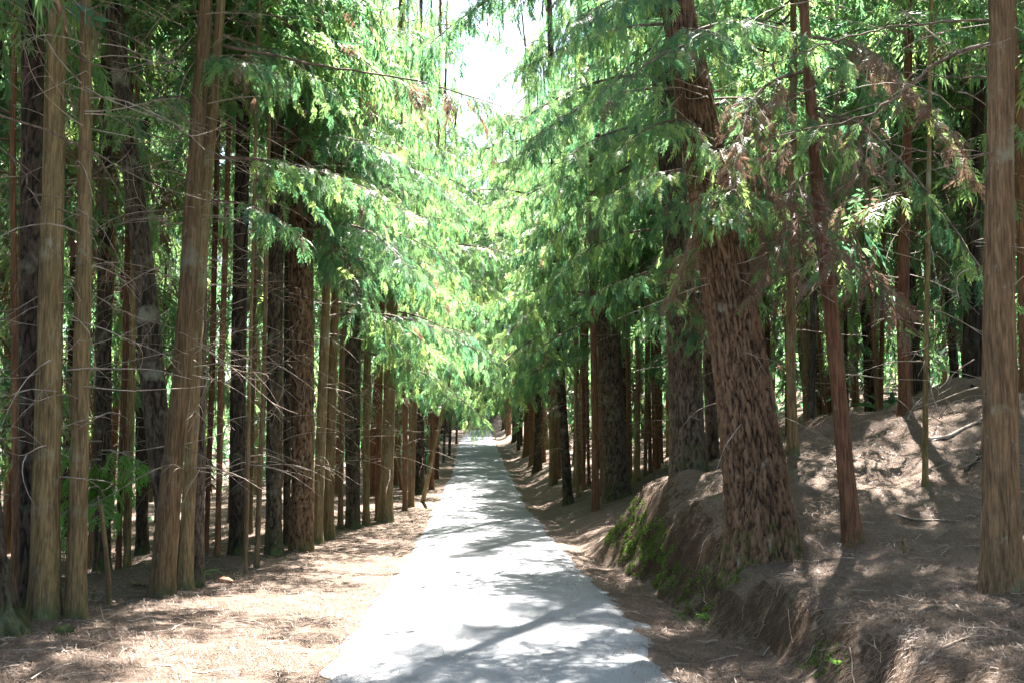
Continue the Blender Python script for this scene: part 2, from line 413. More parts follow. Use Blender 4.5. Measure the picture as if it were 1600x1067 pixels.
def bough(mb, r, L, base=(0, 0, 0), az=0, rise=.15, sag=.35, dead=.06, dens=1., lo=False, rad=None, bare=.22):
    """a living branch: arched stem, side branchlets in a loose plane, hanging sprays. mats: 0 leaf 1 twig 2 brown"""
    base = np.array(base, float); ca, sa = math.cos(az), math.sin(az)
    Rz = lambda p: np.array([p[0] * ca - p[1] * sa, p[0] * sa + p[1] * ca, p[2]])
    wob = r.normal(0, .05, 2)
    ax = lambda t: base + Rz(np.array([L * t, L * (wob[0] * math.sin(t * 5) + wob[1] * t), L * (rise * t - sag * t * t)]))
    ts = np.linspace(0, 1, 7 if lo else 9)
    rad = rad or .010 + .008 * L
    V, Q = tube([ax(t) for t in ts], rad * (1 - .85 * ts), 3 if lo else 5); mb.add(V, Q, 1, True)
    n = int(L * (6.5 if lo else 9) * dens)
    for k in range(n):
        t = bare + (1 - bare) * (k + r.uniform(0, .8)) / n
        p = ax(t); sd = 1 if k % 2 else -1
        l2 = min(L * .42, 1.0) * (1 - t) ** .6 * r.uniform(.6, 1.1) + .16
        an = sd * r.uniform(.6, 1.15)
        d = nrm(Rz(np.array([math.cos(an), math.sin(an), r.uniform(-.45, .1)])))
        q = lambda u: p + d * l2 * u + np.array([0, 0, -.38 * l2 * u * u])
        if not lo:
            V, Q = tube([q(0), q(.5), q(1)], [.006, .004, .002], 3); mb.add(V, Q, 1, True)
        ns = max(2, int(l2 / (.16 if not lo else .24)))
        isdead = r.random() < dead
        for j in range(ns + 1):
            u = (j + .4) / (ns + .4); a2 = (1 if j % 2 else -1) * r.uniform(.2, .9)
            dd = nrm(np.array([d[0] * math.cos(a2) - d[1] * math.sin(a2), d[0] * math.sin(a2) + d[1] * math.cos(a2), -.25 - .5 * u - r.uniform(0, .5)]))
            sl_ = r.uniform(.20, .36) * (1.55 if lo else 1)
            put_spray(mb, r, q(min(u, 1)), dd, sl_, 2 if isdead and r.random() < .85 else 0, float(np.clip(r.normal(.45, .22), 0, 1)), lo)
    put_spray(mb, r, ax(.97), nrm(Rz(np.array([1, 0, -.4]))), .34, 0, .6, lo)

LMATS = [LEAF, BRANCH, BROWN]
BOUGHS = []
for k in range(9):
    r = np.random.default_rng(100 + k); mb = MB()
    bough(mb, r, [2.0, 2.4, 2.8, 2.2, 3.0, 2.6, 1.8, 3.2, 2.5][k], rise=[.1, .2, .05, .3, .12, .0, .1, .2, .15][k], sag=[.35, .5, .4, .55, .3, .3, .45, .5, .6][k], dead=.02 if k < 7 else .15)
    BOUGHS.append(mb.mesh('bough', LMATS))
BROWNB = []
for k in range(3):
    r = np.random.default_rng(150 + k); mb = MB()
    bough(mb, r, 1.5 + .3 * k, rise=-.1, sag=.8, dead=.95, dens=1.2); BROWNB.append(mb.mesh('bough', LMATS))
CROWNS = []
for k in range(5):
    r = np.random.default_rng(200 + k); mb = MB(); H = [10, 12, 11, 9, 13][k]
    nb = [42, 46, 42, 38, 48][k]
    for j in range(nb):
        t = (j + r.uniform(0, .9)) / nb
        bough(mb, r, (2.5 - 1.9 * t) * r.uniform(.75, 1.15), (0, 0, H * t), r.uniform(0, 2 * PI), r.uniform(.0, .35), r.uniform(.3, .55), .03, 1., lo=True)
    CROWNS.append((mb.mesh('crown', LMATS), H))
# thin lower foliage of the inner trees: a few short boughs over several metres
THINS = []
for k in range(4):
    r = np.random.default_rng(240 + k); mb = MB()
    for j in range(9):
        bough(mb, r, r.uniform(.7, 1.7), (0, 0, r.uniform(0, 5.5)), r.uniform(0, 2 * PI), r.uniform(0, .2), r.uniform(.4, .7), .25, .8, lo=True)
    THINS.append(mb.mesh('lower_foliage', LMATS))

def dead_twig(mb, r, base, az, L, rad, el=None, fork=True, m=0):
    el = r.normal(.05, .3) if el is None else el
    n = 7; p = np.array(base, float); d = np.array([math.cos(az) * math.cos(el), math.sin(az) * math.cos(el), math.sin(el)])
    pts = [p]
    curl = r.normal(0, .10, 3); curl[2] -= .05
    for k in range(n):
        d = nrm(d + curl + r.normal(0, .06, 3)); p = p + d * L / n; pts.append(p)
    pts = np.array(pts); V, Q = tube(pts, rad * np.linspace(1, .25, n + 1), 4); mb.add(V, Q, m, True)
    if fork:
        for _ in range(r.integers(0, 4)):
            k = r.integers(2, n); a2 = az + r.choice([-1, 1]) * r.uniform(.5, 1.2)
            dead_twig(mb, r, pts[k], a2, L * r.uniform(.2, .45), rad * .55, el - r.uniform(0, .6), False, m)
TWIGS = []
for k in range(6):
    r = np.random.default_rng(300 + k); mb = MB()
    for j in range(40):
        z = r.uniform(1.2, 9); az = r.uniform(0, 2 * PI)
        dead_twig(mb, r, (.05 * math.cos(az), .05 * math.sin(az), z), az, r.uniform(.3, 1.5), r.uniform(.004, .009))
    TWIGS.append(mb.mesh('dead_twigs', [TWIG]))

# ------------------------------------------------------------------ trunks
def trunk_mesh(pts, rad, kind, na, dz, seed, flare=.35, plate=.055, top_detail=None):
    """pts (k,3) relative to the foot, rad (k,): resampled by height, with bark relief"""
    pts = np.asarray(pts, float); rad = np.asarray(rad, float)
    z = pts[:, 2]
    zs = [-.35]; det = top_detail or z[-1]
    while zs[-1] < z[-1]:
        zs.append(zs[-1] + (dz if zs[-1] < det else max(dz, .5)))
    zs = np.array(zs); zs[-1] = z[-1]
    def interp(c):
        f = np.interp(np.linspace(z[0], z[-1], 400), z, c); k = np.hanning(31); k /= k.sum()
        f = np.convolve(np.pad(f, 15, 'reflect', reflect_type='odd'), k, 'valid'); return np.interp(zs, np.linspace(z[0], z[-1], 400), f)
    cx, cy, rr = interp(pts[:, 0]), interp(pts[:, 1]), np.maximum(interp(rad), .008)
    A = np.linspace(0, 2 * PI, na, endpoint=False)[None]; h = zs[:, None]; r0 = rr[:, None]
    rl = rr[0]
    ph = seed * 1.7
    lobes = 1 + .35 * np.sin(A * 3 + ph) + .3 * np.sin(A * 5 + 2 * ph)
    R = r0 * (1 + flare * np.exp(-np.clip(h, -.3, 99) / (1.1 * rl + .06)) * (.65 + .35 * lobes))
    R = R * (1 + .035 * np.sin(A * 2 + h * .5 + ph) + .025 * np.sin(A * 3 - h * .8 + 2 * ph))
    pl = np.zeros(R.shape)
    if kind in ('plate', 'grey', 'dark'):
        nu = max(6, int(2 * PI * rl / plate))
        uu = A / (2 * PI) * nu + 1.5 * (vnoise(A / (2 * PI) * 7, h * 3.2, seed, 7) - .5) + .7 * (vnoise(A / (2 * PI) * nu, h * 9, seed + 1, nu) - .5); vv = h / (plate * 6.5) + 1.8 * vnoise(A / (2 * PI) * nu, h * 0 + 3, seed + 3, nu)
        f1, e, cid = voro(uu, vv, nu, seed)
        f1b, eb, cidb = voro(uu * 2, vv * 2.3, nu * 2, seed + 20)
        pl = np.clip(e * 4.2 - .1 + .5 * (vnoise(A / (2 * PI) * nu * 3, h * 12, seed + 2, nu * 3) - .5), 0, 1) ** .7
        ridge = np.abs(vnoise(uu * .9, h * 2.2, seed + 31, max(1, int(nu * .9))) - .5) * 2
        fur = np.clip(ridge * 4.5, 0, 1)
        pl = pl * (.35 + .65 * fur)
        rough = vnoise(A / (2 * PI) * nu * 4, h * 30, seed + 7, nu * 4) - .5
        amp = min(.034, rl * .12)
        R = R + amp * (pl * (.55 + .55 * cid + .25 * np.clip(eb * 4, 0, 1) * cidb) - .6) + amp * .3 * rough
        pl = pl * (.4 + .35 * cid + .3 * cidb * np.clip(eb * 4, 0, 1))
    else:
        nu = max(8, int(2 * PI * rl / .03))
        s1 = vnoise(A / (2 * PI) * nu, h * 1.6, seed, nu) - .5; s2 = vnoise(A / (2 * PI) * nu * 2, h * 5, seed + 4, nu * 2) - .5
        R = R + min(.012, rl * .09) * (s1 + .6 * s2) * 1.6
        # branch scars
        q = np.random.default_rng(seed)
        for _ in range(int(z[-1] * 2.2)):
            a0, h0 = q.uniform(0, 2 * PI), q.uniform(.5, z[-1]); da = (A - a0 + PI) % (2 * PI) - PI
            R = R + .10 * r0 * np.exp(-((da * r0 / (.03)) ** 2 + ((h - h0) / .035) ** 2))
    V = np.stack([cx[:, None] + R * np.cos(A), cy[:, None] + R * np.sin(A), h + 0 * A], -1).reshape(-1, 3)
    n = len(zs); i = np.arange(n - 1)[:, None] * na; j = np.arange(na)[None]; j2 = (j + 1) % na
    Q = np.stack([i + j, i + j2, i + na + j2, i + na + j], -1).reshape(-1, 4)
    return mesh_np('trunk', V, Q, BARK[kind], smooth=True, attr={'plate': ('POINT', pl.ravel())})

SPOTS = []           # (x, y) of every tree, to keep the filler away
def axis_rot(d):
    """euler that leans +Z onto d without spin"""
    d = nrm(d); return (math.atan2(-d[1], math.hypot(d[0], d[2])), math.asin(max(-1, min(1, d[0]))), 0)
def road_az(x, y): return PI if x > road_x(y) else 0.

LABELS_USED = {}
def tree(pix, kind, label, name='conifer', group=None, H=None, twigs=True, crown=True, low=None, seed=None, depth=None, edge=0, plate=.055, flare=.35, cat='tree', thin=False, h0=None, trunk_top=None):
    """pix: [(x, y, width)...] in photo pixels from the foot up; the foot is set on the ground where its pixel falls"""
    seed = seed or len(SPOTS) + 1; r = np.random.default_rng(1000 + seed)
    if depth is None: b = cast(pix[0][0], pix[0][1])
    else:
        b = P(pix[0][0], pix[0][1], depth); b[2] = g1(b[0], b[1])
    D = b[1]; SPOTS.append((b[0], b[1]))
    pts = [np.array([0, 0, 0.])]; rad = [pix[0][2] * D / F / 2 / (1 + flare * .5)]
    for (x, y, wd) in pix[1:]:
        q = P(x, y, D) - b
        if q[2] > pts[-1][2] + .05: pts.append(q); rad.append(wd * D / F / 2)
    Hf = H or (17 + 5 * r.random() if rad[0] > .09 else 11 + 3 * r.random())
    if H is None or H > pts[-1][2] + .5:
        if len(pts) > 1:
            ld = nrm(nrm(pts[-1] - pts[max(0, len(pts) - 3)]) * .7 + np.array([0, 0, .5]))
        else: ld = nrm(np.array([r.normal(0, .02), r.normal(0, .02), 1]))
        start, r0, z0 = pts[-1], rad[-1], pts[-1][2]
        for t in (.35, .7, 1):
            pts.append(start + ld * (Hf - z0) / ld[2] * t); rad.append(r0 * (1 - .8 * t) + .008)
    else: ld = nrm(pts[-1] - pts[0])
    pts = np.array(pts); rad = np.array(rad)
    wpx = pix[0][2] * 1024 / 1600
    plated = kind in ('plate', 'grey', 'dark')
    na = int(np.clip(wpx * (2.3 if plated else 1.2), 10, 180)); dz = float(np.clip(D / F * 1.5 * (2.0 if plated else 6), .02, .5))
    topz = .45 * D + 1.6
    t = empty(name, b); tag(t, label, cat, group)
    obj('trunk', trunk_mesh(pts, rad, kind, na, dz, seed, flare, plate, topz), t)
    at = lambda h: np.array([np.interp(h, pts[:, 2], pts[:, k]) for k in range(3)])
    if twigs:
        o = obj('dead_branches', TWIGS[r.integers(6)], t, at(.0), None, (1, 1, 1)); o.rotation_euler = (*axis_rot(at(5) - at(0))[:2], r.uniform(0, 2 * PI)); o['kind'] = 'stuff'
    if crown:
        c0 = h0 if h0 is not None else max(5.5, pts[-4][2] if H is None or H > 8 else 3)
        c0 = min(c0, Hf - 5) if h0 is None else c0
        cm, ch = CROWNS[r.integers(5)]
        o = obj('crown', cm, t, at(c0)); e = axis_rot(at(Hf) - at(c0)); o.rotation_euler = (e[0], e[1], 0)
        o.scale = (r.uniform(.85, 1.1) * ((.42 if D < 19 else .5) if edge else (.9 if b[0] < 0 else 1.0)),) * 2 + ((Hf - c0 + .4) / ch,)
    if thin:
        o = obj('lower_foliage', THINS[r.integers(4)], t, at(3.2)); o.rotation_euler = (0, 0, r.uniform(0, 6.3))
    if edge:
        lo_h = low or 3.4
        for k in range(edge):
            h = lo_h + (k + r.uniform(0, .8)) * (10.5 - lo_h) / edge
            if h > Hf - 1: continue
            az = road_az(b[0], b[1]) + r.normal(0, .75)
            o = obj('bough', BOUGHS[r.integers(9)], t, at(h), (r.normal(0, .15), r.uniform(-.15, .35), az), r.uniform(.7, 1.15) * float(np.interp(h, [3, 6, 10], [1.05, 1, .65])))
    t['_at'] = 0
    del t['_at']
    return t, b, at

def add_bough(T, px, py, az, scale=1., idx=0, brown=False, tilt=.1, dy=0.):
    t, b, at = T; p = P(px, py, b[1] + dy)
    h = p[2] - b[2]; q = at(h)
    return obj('bough', (BROWNB if brown else BOUGHS)[idx], t, q, (0, tilt, math.radians(az)), scale)

def add_branch(T, pix, r0, r1, leafy=None, seed=1, ddepth=0., dead=.1, sprL=.3, name='branch', dens=14, side=.45):
    """a particular branch drawn from the photo: pix points [(x, y)], starting at the trunk, ddepth = depth change towards its tip"""
    t, b, at = T; r = np.random.default_rng(4000 + seed); mb = MB()
    n = len(pix); pts = []
    for k, (x, y) in enumerate(pix): pts.append(P(x, y, b[1] + ddepth * k / (n - 1)) - b)
    pts[0] = at(pts[0][2]) if abs(pts[0][0] - at(pts[0][2])[0]) < .5 else pts[0]
    pts = np.array(pts); tt = np.linspace(0, 1, 22); s = np.linspace(0, 1, n)
    C = np.stack([np.interp(tt, s, pts[:, k]) for k in range(3)], -1); kk = np.array([.25, .5, .25])
    for _ in range(2):
        C2 = C.copy(); C2[1:-1] = C[:-2] * .25 + C[1:-1] * .5 + C[2:] * .25; C = C2
    C[1:-1] += r.normal(0, .008, (20, 3))
    V, Q = tube(C, np.linspace(r0, r1, 22), 6); mb.add(V, Q, 1, True)
    if leafy:
        t0, t1 = leafy; Ln = np.linalg.norm(np.diff(C, axis=0), axis=1).sum() * (t1 - t0)
        for k in range(int(Ln * dens)):
            u = t0 + (t1 - t0) * (k + r.random()) / (Ln * dens); p = np.array([np.interp(u, tt, C[:, j]) for j in range(3)])
            d0 = nrm(C[min(21, int(u * 21) + 1)] - C[int(u * 21) - 1 if u > .05 else 0])
            sd = 1 if k % 2 else -1; perp = nrm(np.cross(d0, [0, 0, 1]))
            l2 = side * r.uniform(.35, 1.1) * (1.15 - .6 * (u - t0) / (t1 - t0))
            d = nrm(d0 * .6 + perp * sd * r.uniform(.3, .8) + np.array([0, 0, -r.uniform(.1, .9)]))
            q = lambda w_: p + d * l2 * w_ + np.array([0, 0, -.35 * l2 * w_ * w_])
            V, Q = tube([q(0), q(.5), q(1)], [.004, .003, .0015], 3); mb.add(V, Q, 1, True)
            dd_ = r.random() < dead
            for j in range(max(2, int(l2 / .11))):
                w_ = (j + .6) / max(2, int(l2 / .11)); e = nrm(d + r.normal(0, .45, 3) + np.array([0, 0, -.5]))
                put_spray(mb, r, q(min(1, w_)), e, sprL * r.uniform(.6, 1.1), 2 if dd_ else 0, float(np.clip(r.normal(.5, .25), 0, 1)))
    else:
        for _ in range(5):
            k = r.integers(5, 20); d = C[k] - C[k - 1]; az = math.atan2(d[1], d[0]) + r.choice([-1, 1]) * r.uniform(.4, 1.1)
            dead_twig(mb, r, C[k], az, r.uniform(.25, .8), r1 * .9 + .002, r.normal(-.1, .4), False, 1)
    return obj(name, mb.mesh(name, LMATS), t)

# ---- left side, near to far ------------------------------------------------
T = {}
T['moss'] = tree([(-34, 985, 120), (-52, 700, 84), (-60, 400, 70), (-66, 0, 60)], 'dark', 'moss-covered flared trunk foot cut by the bottom-left edge of the picture', 'mossy_conifer', flare=.9, twigs=False)
T['L1'] = tree([(43, 955, 30), (44, 700, 28), (46, 450, 30), (51, 170, 32), (52, 0, 34)], 'dark', 'dark furrowed trunk close behind the thick olive trunk at far left', edge=0, h0=8)
T['L2'] = tree([(68, 964, 50), (75, 700, 38), (80, 450, 34), (84, 200, 29), (90, 0, 27)], 'olive', 'thick smooth olive-brown trunk standing second from the picture left edge', flare=.25, h0=8.5)
T['L3'] = tree([(117, 966, 34), (124, 700, 25), (131, 450, 24), (134, 200, 20), (134, 0, 17)], 'olive', 'straight brown trunk just right of the thick olive trunk at far left', flare=.2, h0=8.5)
T['L4'] = tree([(277, 917, 34), (254, 740, 36), (239, 600, 39), (228, 450, 34), (210, 300, 30), (190, 130, 27), (176, 0, 27)], 'dark', 'dark furrowed trunk leaning left behind the twin brown stems', flare=.15, h0=9)
T['L5'] = tree([(253, 931, 42), (262, 800, 36), (278, 650, 31), (292, 500, 29), (303, 300, 25), (312, 150, 21), (322, 0, 19)], 'olive', 'thicker left stem of the twin brown trunks leaning right at the verge', flare=.2, h0=9)
T['L6'] = tree([(289, 922, 26), (294, 800, 20), (299, 700, 19), (309, 500, 17), (322, 300, 16), (338, 100, 15), (346, 0, 14)], 'tan', 'thinner right stem of the twin brown trunks leaning right at the verge', flare=.3, h0=9)
T['L7'] = tree([(308, 914, 21), (311, 700, 18), (314, 500, 17), (318, 300, 16)], 'grey', 'rough grey trunk directly behind the twin leaning stems', edge=0, h0=9)
inner = 'slim trunks in the left-hand edge of the wood'
for a in [
    ([(24, 945, 11), (23, 700, 10), (22, 450, 10), (20, 200, 9)], 'red', 'slim red-brown trunk between the mossy foot and the dark furrowed trunk'),
    ([(185, 889, 10), (190, 700, 10), (196, 560, 9), (200, 300, 8)], 'red', 'left one of two slim trunks between the straight brown trunk and the leaning dark one'),
    ([(198, 886, 12), (203, 700, 11), (207, 560, 10), (210, 300, 9)], 'olive', 'right one of two slim trunks between the straight brown trunk and the leaning dark one'),
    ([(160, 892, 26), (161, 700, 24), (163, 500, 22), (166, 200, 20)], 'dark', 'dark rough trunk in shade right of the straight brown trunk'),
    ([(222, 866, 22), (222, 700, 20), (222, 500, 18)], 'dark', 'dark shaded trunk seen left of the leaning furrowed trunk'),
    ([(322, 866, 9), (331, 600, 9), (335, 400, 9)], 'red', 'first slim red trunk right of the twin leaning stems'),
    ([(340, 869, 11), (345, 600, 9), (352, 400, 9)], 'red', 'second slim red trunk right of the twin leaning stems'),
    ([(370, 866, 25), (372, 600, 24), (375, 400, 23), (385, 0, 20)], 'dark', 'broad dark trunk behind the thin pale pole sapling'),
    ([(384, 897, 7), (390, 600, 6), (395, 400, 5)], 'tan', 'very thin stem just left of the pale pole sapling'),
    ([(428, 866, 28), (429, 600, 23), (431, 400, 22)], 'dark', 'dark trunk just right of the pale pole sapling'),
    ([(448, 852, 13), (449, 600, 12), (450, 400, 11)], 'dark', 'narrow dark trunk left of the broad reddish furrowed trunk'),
    ]: T[a[2]] = tree(a[0], a[1], a[2], group=inner, thin='shade' in a[2], h0=9 if a[0][0][0] < 340 else 7.5)
T['pole'] = tree([(401, 886, 9), (406, 750, 8), (412, 600, 7), (415, 450, 7), (418, 330, 6), (420, 240, 5), (423, 120, 4)], 'tan', 'thin pale pole sapling standing alone before dark trunks on the left', 'sapling', crown=False, H=6.2, flare=.15)
T['L14'] = tree([(471, 860, 38), (473, 700, 35), (472, 600, 36), (470, 400, 37), (472, 250, 34), (475, 0, 30)], 'plate', 'broad reddish furrowed trunk at the left verge with mossy foot', edge=6, low=5.3, flare=.12)
edgeL = 'trees lining the left verge of the road'
for a in [
    ([(496, 847, 18), (503, 650, 15), (508, 500, 14), (512, 400, 12), (516, 200, 10)], 'tan', 'tan trunk leaning against the right side of the broad reddish trunk', 5),
    ([(512, 840, 20), (517, 650, 15), (523, 500, 13), (528, 350, 12)], 'olive', 'brown trunk second to the right of the broad reddish trunk', 5),
    ([(532, 826, 10), (534, 650, 9), (536, 500, 8)], 'tan', 'thin tan trunk left of the darkest verge trunk', 4),
    ([(552, 824, 24), (550, 600, 25), (553, 450, 24), (557, 300, 21)], 'dark', 'darkest broad trunk in the left verge row', 5),
    ([(572, 820, 13), (573, 600, 11), (578, 450, 10)], 'olive', 'narrow dark-brown trunk just right of the darkest verge trunk', 5),
    ([(590, 812, 10), (593, 600, 9), (598, 450, 9)], 'red', 'thin red trunk touching the left side of the sunlit brown trunk', 4),
    ([(602, 814, 26), (608, 650, 20), (612, 500, 18), (615, 430, 17), (620, 300, 14)], 'tan', 'stout sunlit brown trunk at the middle of the left verge row', 7),
    ([(633, 797, 9), (632, 600, 9), (633, 450, 8)], 'red', 'slim reddish trunk right of the short leaning snag', 5),
    ([(642, 791, 11), (645, 650, 13), (650, 500, 11)], 'tan', 'tan trunk third from the far end of the left verge row', 6),
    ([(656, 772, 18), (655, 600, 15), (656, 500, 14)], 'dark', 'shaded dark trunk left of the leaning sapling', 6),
    ([(674, 764, 9), (677, 600, 9), (680, 500, 8)], 'red', 'red trunk just behind the leaning sapling', 6),
    ([(681, 748, 10), (684, 620, 9), (688, 520, 8)], 'red', 'sunlit orange-brown trunk foot right of the leaning sapling', 6),
    ]: T[a[2]] = tree(a[0], a[1], a[2], group=edgeL, edge=a[3], low=3.6)
T['lean'] = tree([(660, 784, 7), (675, 720, 6), (692, 640, 6), (704, 580, 5), (714, 540, 4)], 'tan', 'thin sapling leaning strongly right over the left verge', 'leaning_sapling', H=4.3, crown=False, twigs=False, flare=.1)
for q, (x, y, wd, lab) in enumerate([(693, 722, 4, 'first tiny dark stem beyond the leaning sapling'), (702, 712, 5, 'second tiny dark stem beyond the leaning sapling'), (713, 693, 4, 'last tiny dark stem before the far bend of the road')]):
    tree([(x, y, wd), (x + 2, y - 60, wd), (x + 3, y - 120, wd * .8)], 'dark', lab, group='far stems at the left verge', edge=5, low=4.2, twigs=False)

# ---- right side -------------------------------------------------------------
T['R1'] = tree([(1190, 862, 106), (1181, 760, 94), (1172, 690, 86), (1160, 600, 84), (1145, 500, 78), (1128, 400, 72), (1110, 300, 66), (1090, 180, 60), (1068, 60, 54), (1056, 0, 52)], 'plate', 'great leaning pine with deeply furrowed red-brown bark on the right bank', 'great_pine', edge=0, plate=.05, flare=.2, H=21, h0=9)
T['R2'] = tree([(1076, 684, 56), (1071, 600, 52), (1063, 450, 46), (1053, 300, 40), (1038, 150, 34), (1024, 0, 30)], 'grey', 'large grey furrowed trunk on top of the mound behind the great pine', depth=16.6, flare=.15, edge=5, low=4.5)
T['R3'] = tree([(1113, 668, 22), (1108, 500, 20), (1100, 300, 18)], 'grey', 'narrow grey trunk between the great pine and the grey trunk on the mound', depth=17.5, flare=.15)
T['R4'] = tree([(964, 777, 42), (958, 650, 34), (951, 500, 33), (944, 300, 30), (936, 100, 26)], 'grey', 'tall grey furrowed trunk with ivy-green foot beside the road bank', edge=8, low=3.8, flare=.2)
T['R20'] = tree([(1567, 922, 66), (1564, 800, 53), (1562, 650, 49), (1561, 500, 46), (1562, 300, 41), (1565, 100, 38), (1565, 0, 37)], 'cypress', 'stout straight cypress trunk by the right edge of the picture', flare=.25, H=19, h0=8.5)
T['R12'] = tree([(1333, 844, 34), (1322, 740, 25), (1310, 600, 24), (1298, 480, 24), (1283, 350, 22), (1270, 200, 19), (1262, 100, 17), (1256, 0, 15)], 'red', 'red-brown slim trunk leaning left right of the great pine', flare=.2, H=16, h0=7.5)
edgeR = 'trees in the wood above the right bank'
for a in [
    ([(1240, 708, 20), (1236, 600, 15), (1236, 450, 14), (1237, 300, 12), (1240, 100, 10)], 'tan', 'slim tan trunk just right of the great pine'),
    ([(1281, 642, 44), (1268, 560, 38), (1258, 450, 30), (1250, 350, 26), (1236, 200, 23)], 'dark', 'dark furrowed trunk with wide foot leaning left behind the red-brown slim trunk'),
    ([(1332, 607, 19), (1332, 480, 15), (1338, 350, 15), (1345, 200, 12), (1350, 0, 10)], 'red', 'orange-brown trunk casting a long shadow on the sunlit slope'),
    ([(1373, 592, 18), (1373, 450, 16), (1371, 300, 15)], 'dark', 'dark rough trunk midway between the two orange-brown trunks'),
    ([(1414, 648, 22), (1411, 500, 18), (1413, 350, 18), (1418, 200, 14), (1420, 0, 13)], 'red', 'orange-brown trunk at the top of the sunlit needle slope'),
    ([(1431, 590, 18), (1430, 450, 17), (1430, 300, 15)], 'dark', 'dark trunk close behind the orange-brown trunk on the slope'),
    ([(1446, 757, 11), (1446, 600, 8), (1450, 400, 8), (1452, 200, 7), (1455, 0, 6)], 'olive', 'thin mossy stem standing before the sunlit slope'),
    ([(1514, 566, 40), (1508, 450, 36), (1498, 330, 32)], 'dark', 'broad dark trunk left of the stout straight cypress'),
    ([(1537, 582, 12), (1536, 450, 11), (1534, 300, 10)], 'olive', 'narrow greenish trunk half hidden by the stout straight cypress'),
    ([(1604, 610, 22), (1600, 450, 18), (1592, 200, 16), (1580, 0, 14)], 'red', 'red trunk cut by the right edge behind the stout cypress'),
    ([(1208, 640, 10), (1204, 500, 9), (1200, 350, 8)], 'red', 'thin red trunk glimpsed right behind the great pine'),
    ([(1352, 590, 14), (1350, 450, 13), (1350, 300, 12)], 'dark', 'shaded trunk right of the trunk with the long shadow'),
    ([(1470, 580, 16), (1468, 450, 15), (1466, 300, 14)], 'olive', 'shaded trunk beyond the thin mossy stem'),
    ]: T[a[2]] = tree(a[0], a[1], a[2], group=edgeR, thin='stem' not in a[2], crown='stem' not in a[2])
edgeRR = 'trees lining the right verge of the road'
for a in [
    ([(995, 752, 12), (997, 600, 9), (1000, 480, 9), (1003, 350, 8)], 'tan', 'slender tan stem rising behind the mound crest', 4),
    ([(1008, 744, 7), (1010, 600, 6), (1012, 450, 6)], 'tan', 'thinnest stem behind the mound crest', 2),
    ([(1028, 732, 11), (1026, 600, 10), (1024, 450, 9)], 'red', 'reddish stem on the mound left of the large grey trunk', 3),
    ([(1044, 712, 8), (1043, 600, 7), (1041, 450, 6)], 'tan', 'pale stem touching the left side of the large grey trunk', 2),
    ([(945, 772, 16), (941, 600, 15), (936, 450, 13)], 'red', 'red-brown stem against the left of the tall grey trunk', 5),
    ([(931, 797, 14), (930, 700, 11), (928, 600, 10), (926, 450, 9)], 'red', 'slim red trunk with sunlit foot beside the road bank', 5),
    ([(888, 787, 17), (882, 700, 15), (876, 600, 14), (872, 480, 13)], 'dark', 'dark trunk leaning left at the right verge', 7),
    ([(903, 776, 7), (900, 650, 6), (898, 500, 6)], 'tan', 'thin stem right of the dark leaning verge trunk', 4),
    ([(862, 742, 8), (860, 650, 7), (858, 500, 7)], 'red', 'slim trunk left of the dark leaning verge trunk', 6),
    ([(850, 722, 8), (847, 620, 7), (845, 500, 7)], 'red', 'orange-brown far trunk on the right verge', 6),
    ([(836, 708, 9), (835, 620, 9), (833, 520, 8)], 'dark', 'dark far trunk on the right verge', 6),
    ([(812, 690, 7), (811, 620, 7), (810, 540, 6)], 'dark', 'last dark trunk on the right verge before the bend', 6),
    ]: T[a[2]] = tree(a[0], a[1], a[2], group=edgeRR, edge=a[3], low=3.8)

for k, (x, y, wd, kd) in enumerate([(912, 765, 7, 'red'), (920, 758, 6, 'red'), (983, 757, 6, 'red'), (1016, 738, 7, 'red'), (1034, 722, 6, 'red'), (985, 748, 8, 'tan'), (1022, 728, 5, 'red'), (874, 748, 6, 'red'), (868, 735, 5, 'tan')]):
    tree([(x, y, wd), (x - 2, y - 120, wd * .9), (x - 5, y - 300, wd * .8)], kd, 'one of the thin bare stems crowding the right verge behind the mound', group='thin stems behind the mound', seed=500 + k, H=12)
# ------------------------------------------------------------------ branches one can pick out
add_branch(T['L6'], [(343, 70), (400, 82), (480, 100), (560, 112), (630, 122), (710, 142), (795, 172)], .022, .006, (.58, 1), 1, dead=.45, sprL=.3)
add_branch(T['L14'], [(470, 300), (540, 312), (610, 325), (660, 338), (716, 346)], .02, .004, (.3, 1), 2, dead=.08)
add_branch(T['L14'], [(470, 262), (500, 262), (540, 268), (590, 290)], .015, .004, (.1, 1), 3, dead=.05, ddepth=-1.5)
add_branch(T['L14'], [(472, 330), (500, 352), (520, 380), (518, 420)], .012, .004, (.3, 1), 4, ddepth=-1.5)
add_branch(T['R20'], [(1545, 66), (1490, 82), (1450, 108), (1420, 138), (1380, 168), (1340, 186), (1270, 200), (1205, 216)], .020, .005, (.62, 1), 5, dead=.35, sprL=.26)
add_branch(T['R12'], [(1272, 180), (1310, 185), (1345, 192), (1400, 240), (1450, 300), (1500, 372), (1540, 430), (1576, 470)], .018, .004, (.3, 1), 6, dead=.02, ddepth=-2., sprL=.24, side=.3)
add_branch(T['R20'], [(1540, 30), (1400, 40), (1300, 66), (1180, 110)], .012, .004, None, 7)
add_branch(T['R20'], [(1545, 118), (1480, 122), (1400, 112)], .009, .003, None, 71, ddepth=.8)
add_branch(T['R20'], [(1543, 240), (1500, 246), (1440, 236), (1390, 226)], .008, .003, None, 72, ddepth=-.6)
add_branch(T['L2'], [(82, 62), (30, 30), (-30, 2)], .010, .005, None, 8)
add_branch(T['L2'], [(86, 72), (150, 105), (210, 112), (290, 190), (330, 215)], .011, .004, None, 9)
add_branch(T['moss'], [(-60, 165), (0, 180), (100, 215), (160, 245), (220, 280), (320, 318), (400, 330)], .014, .003, None, 10)
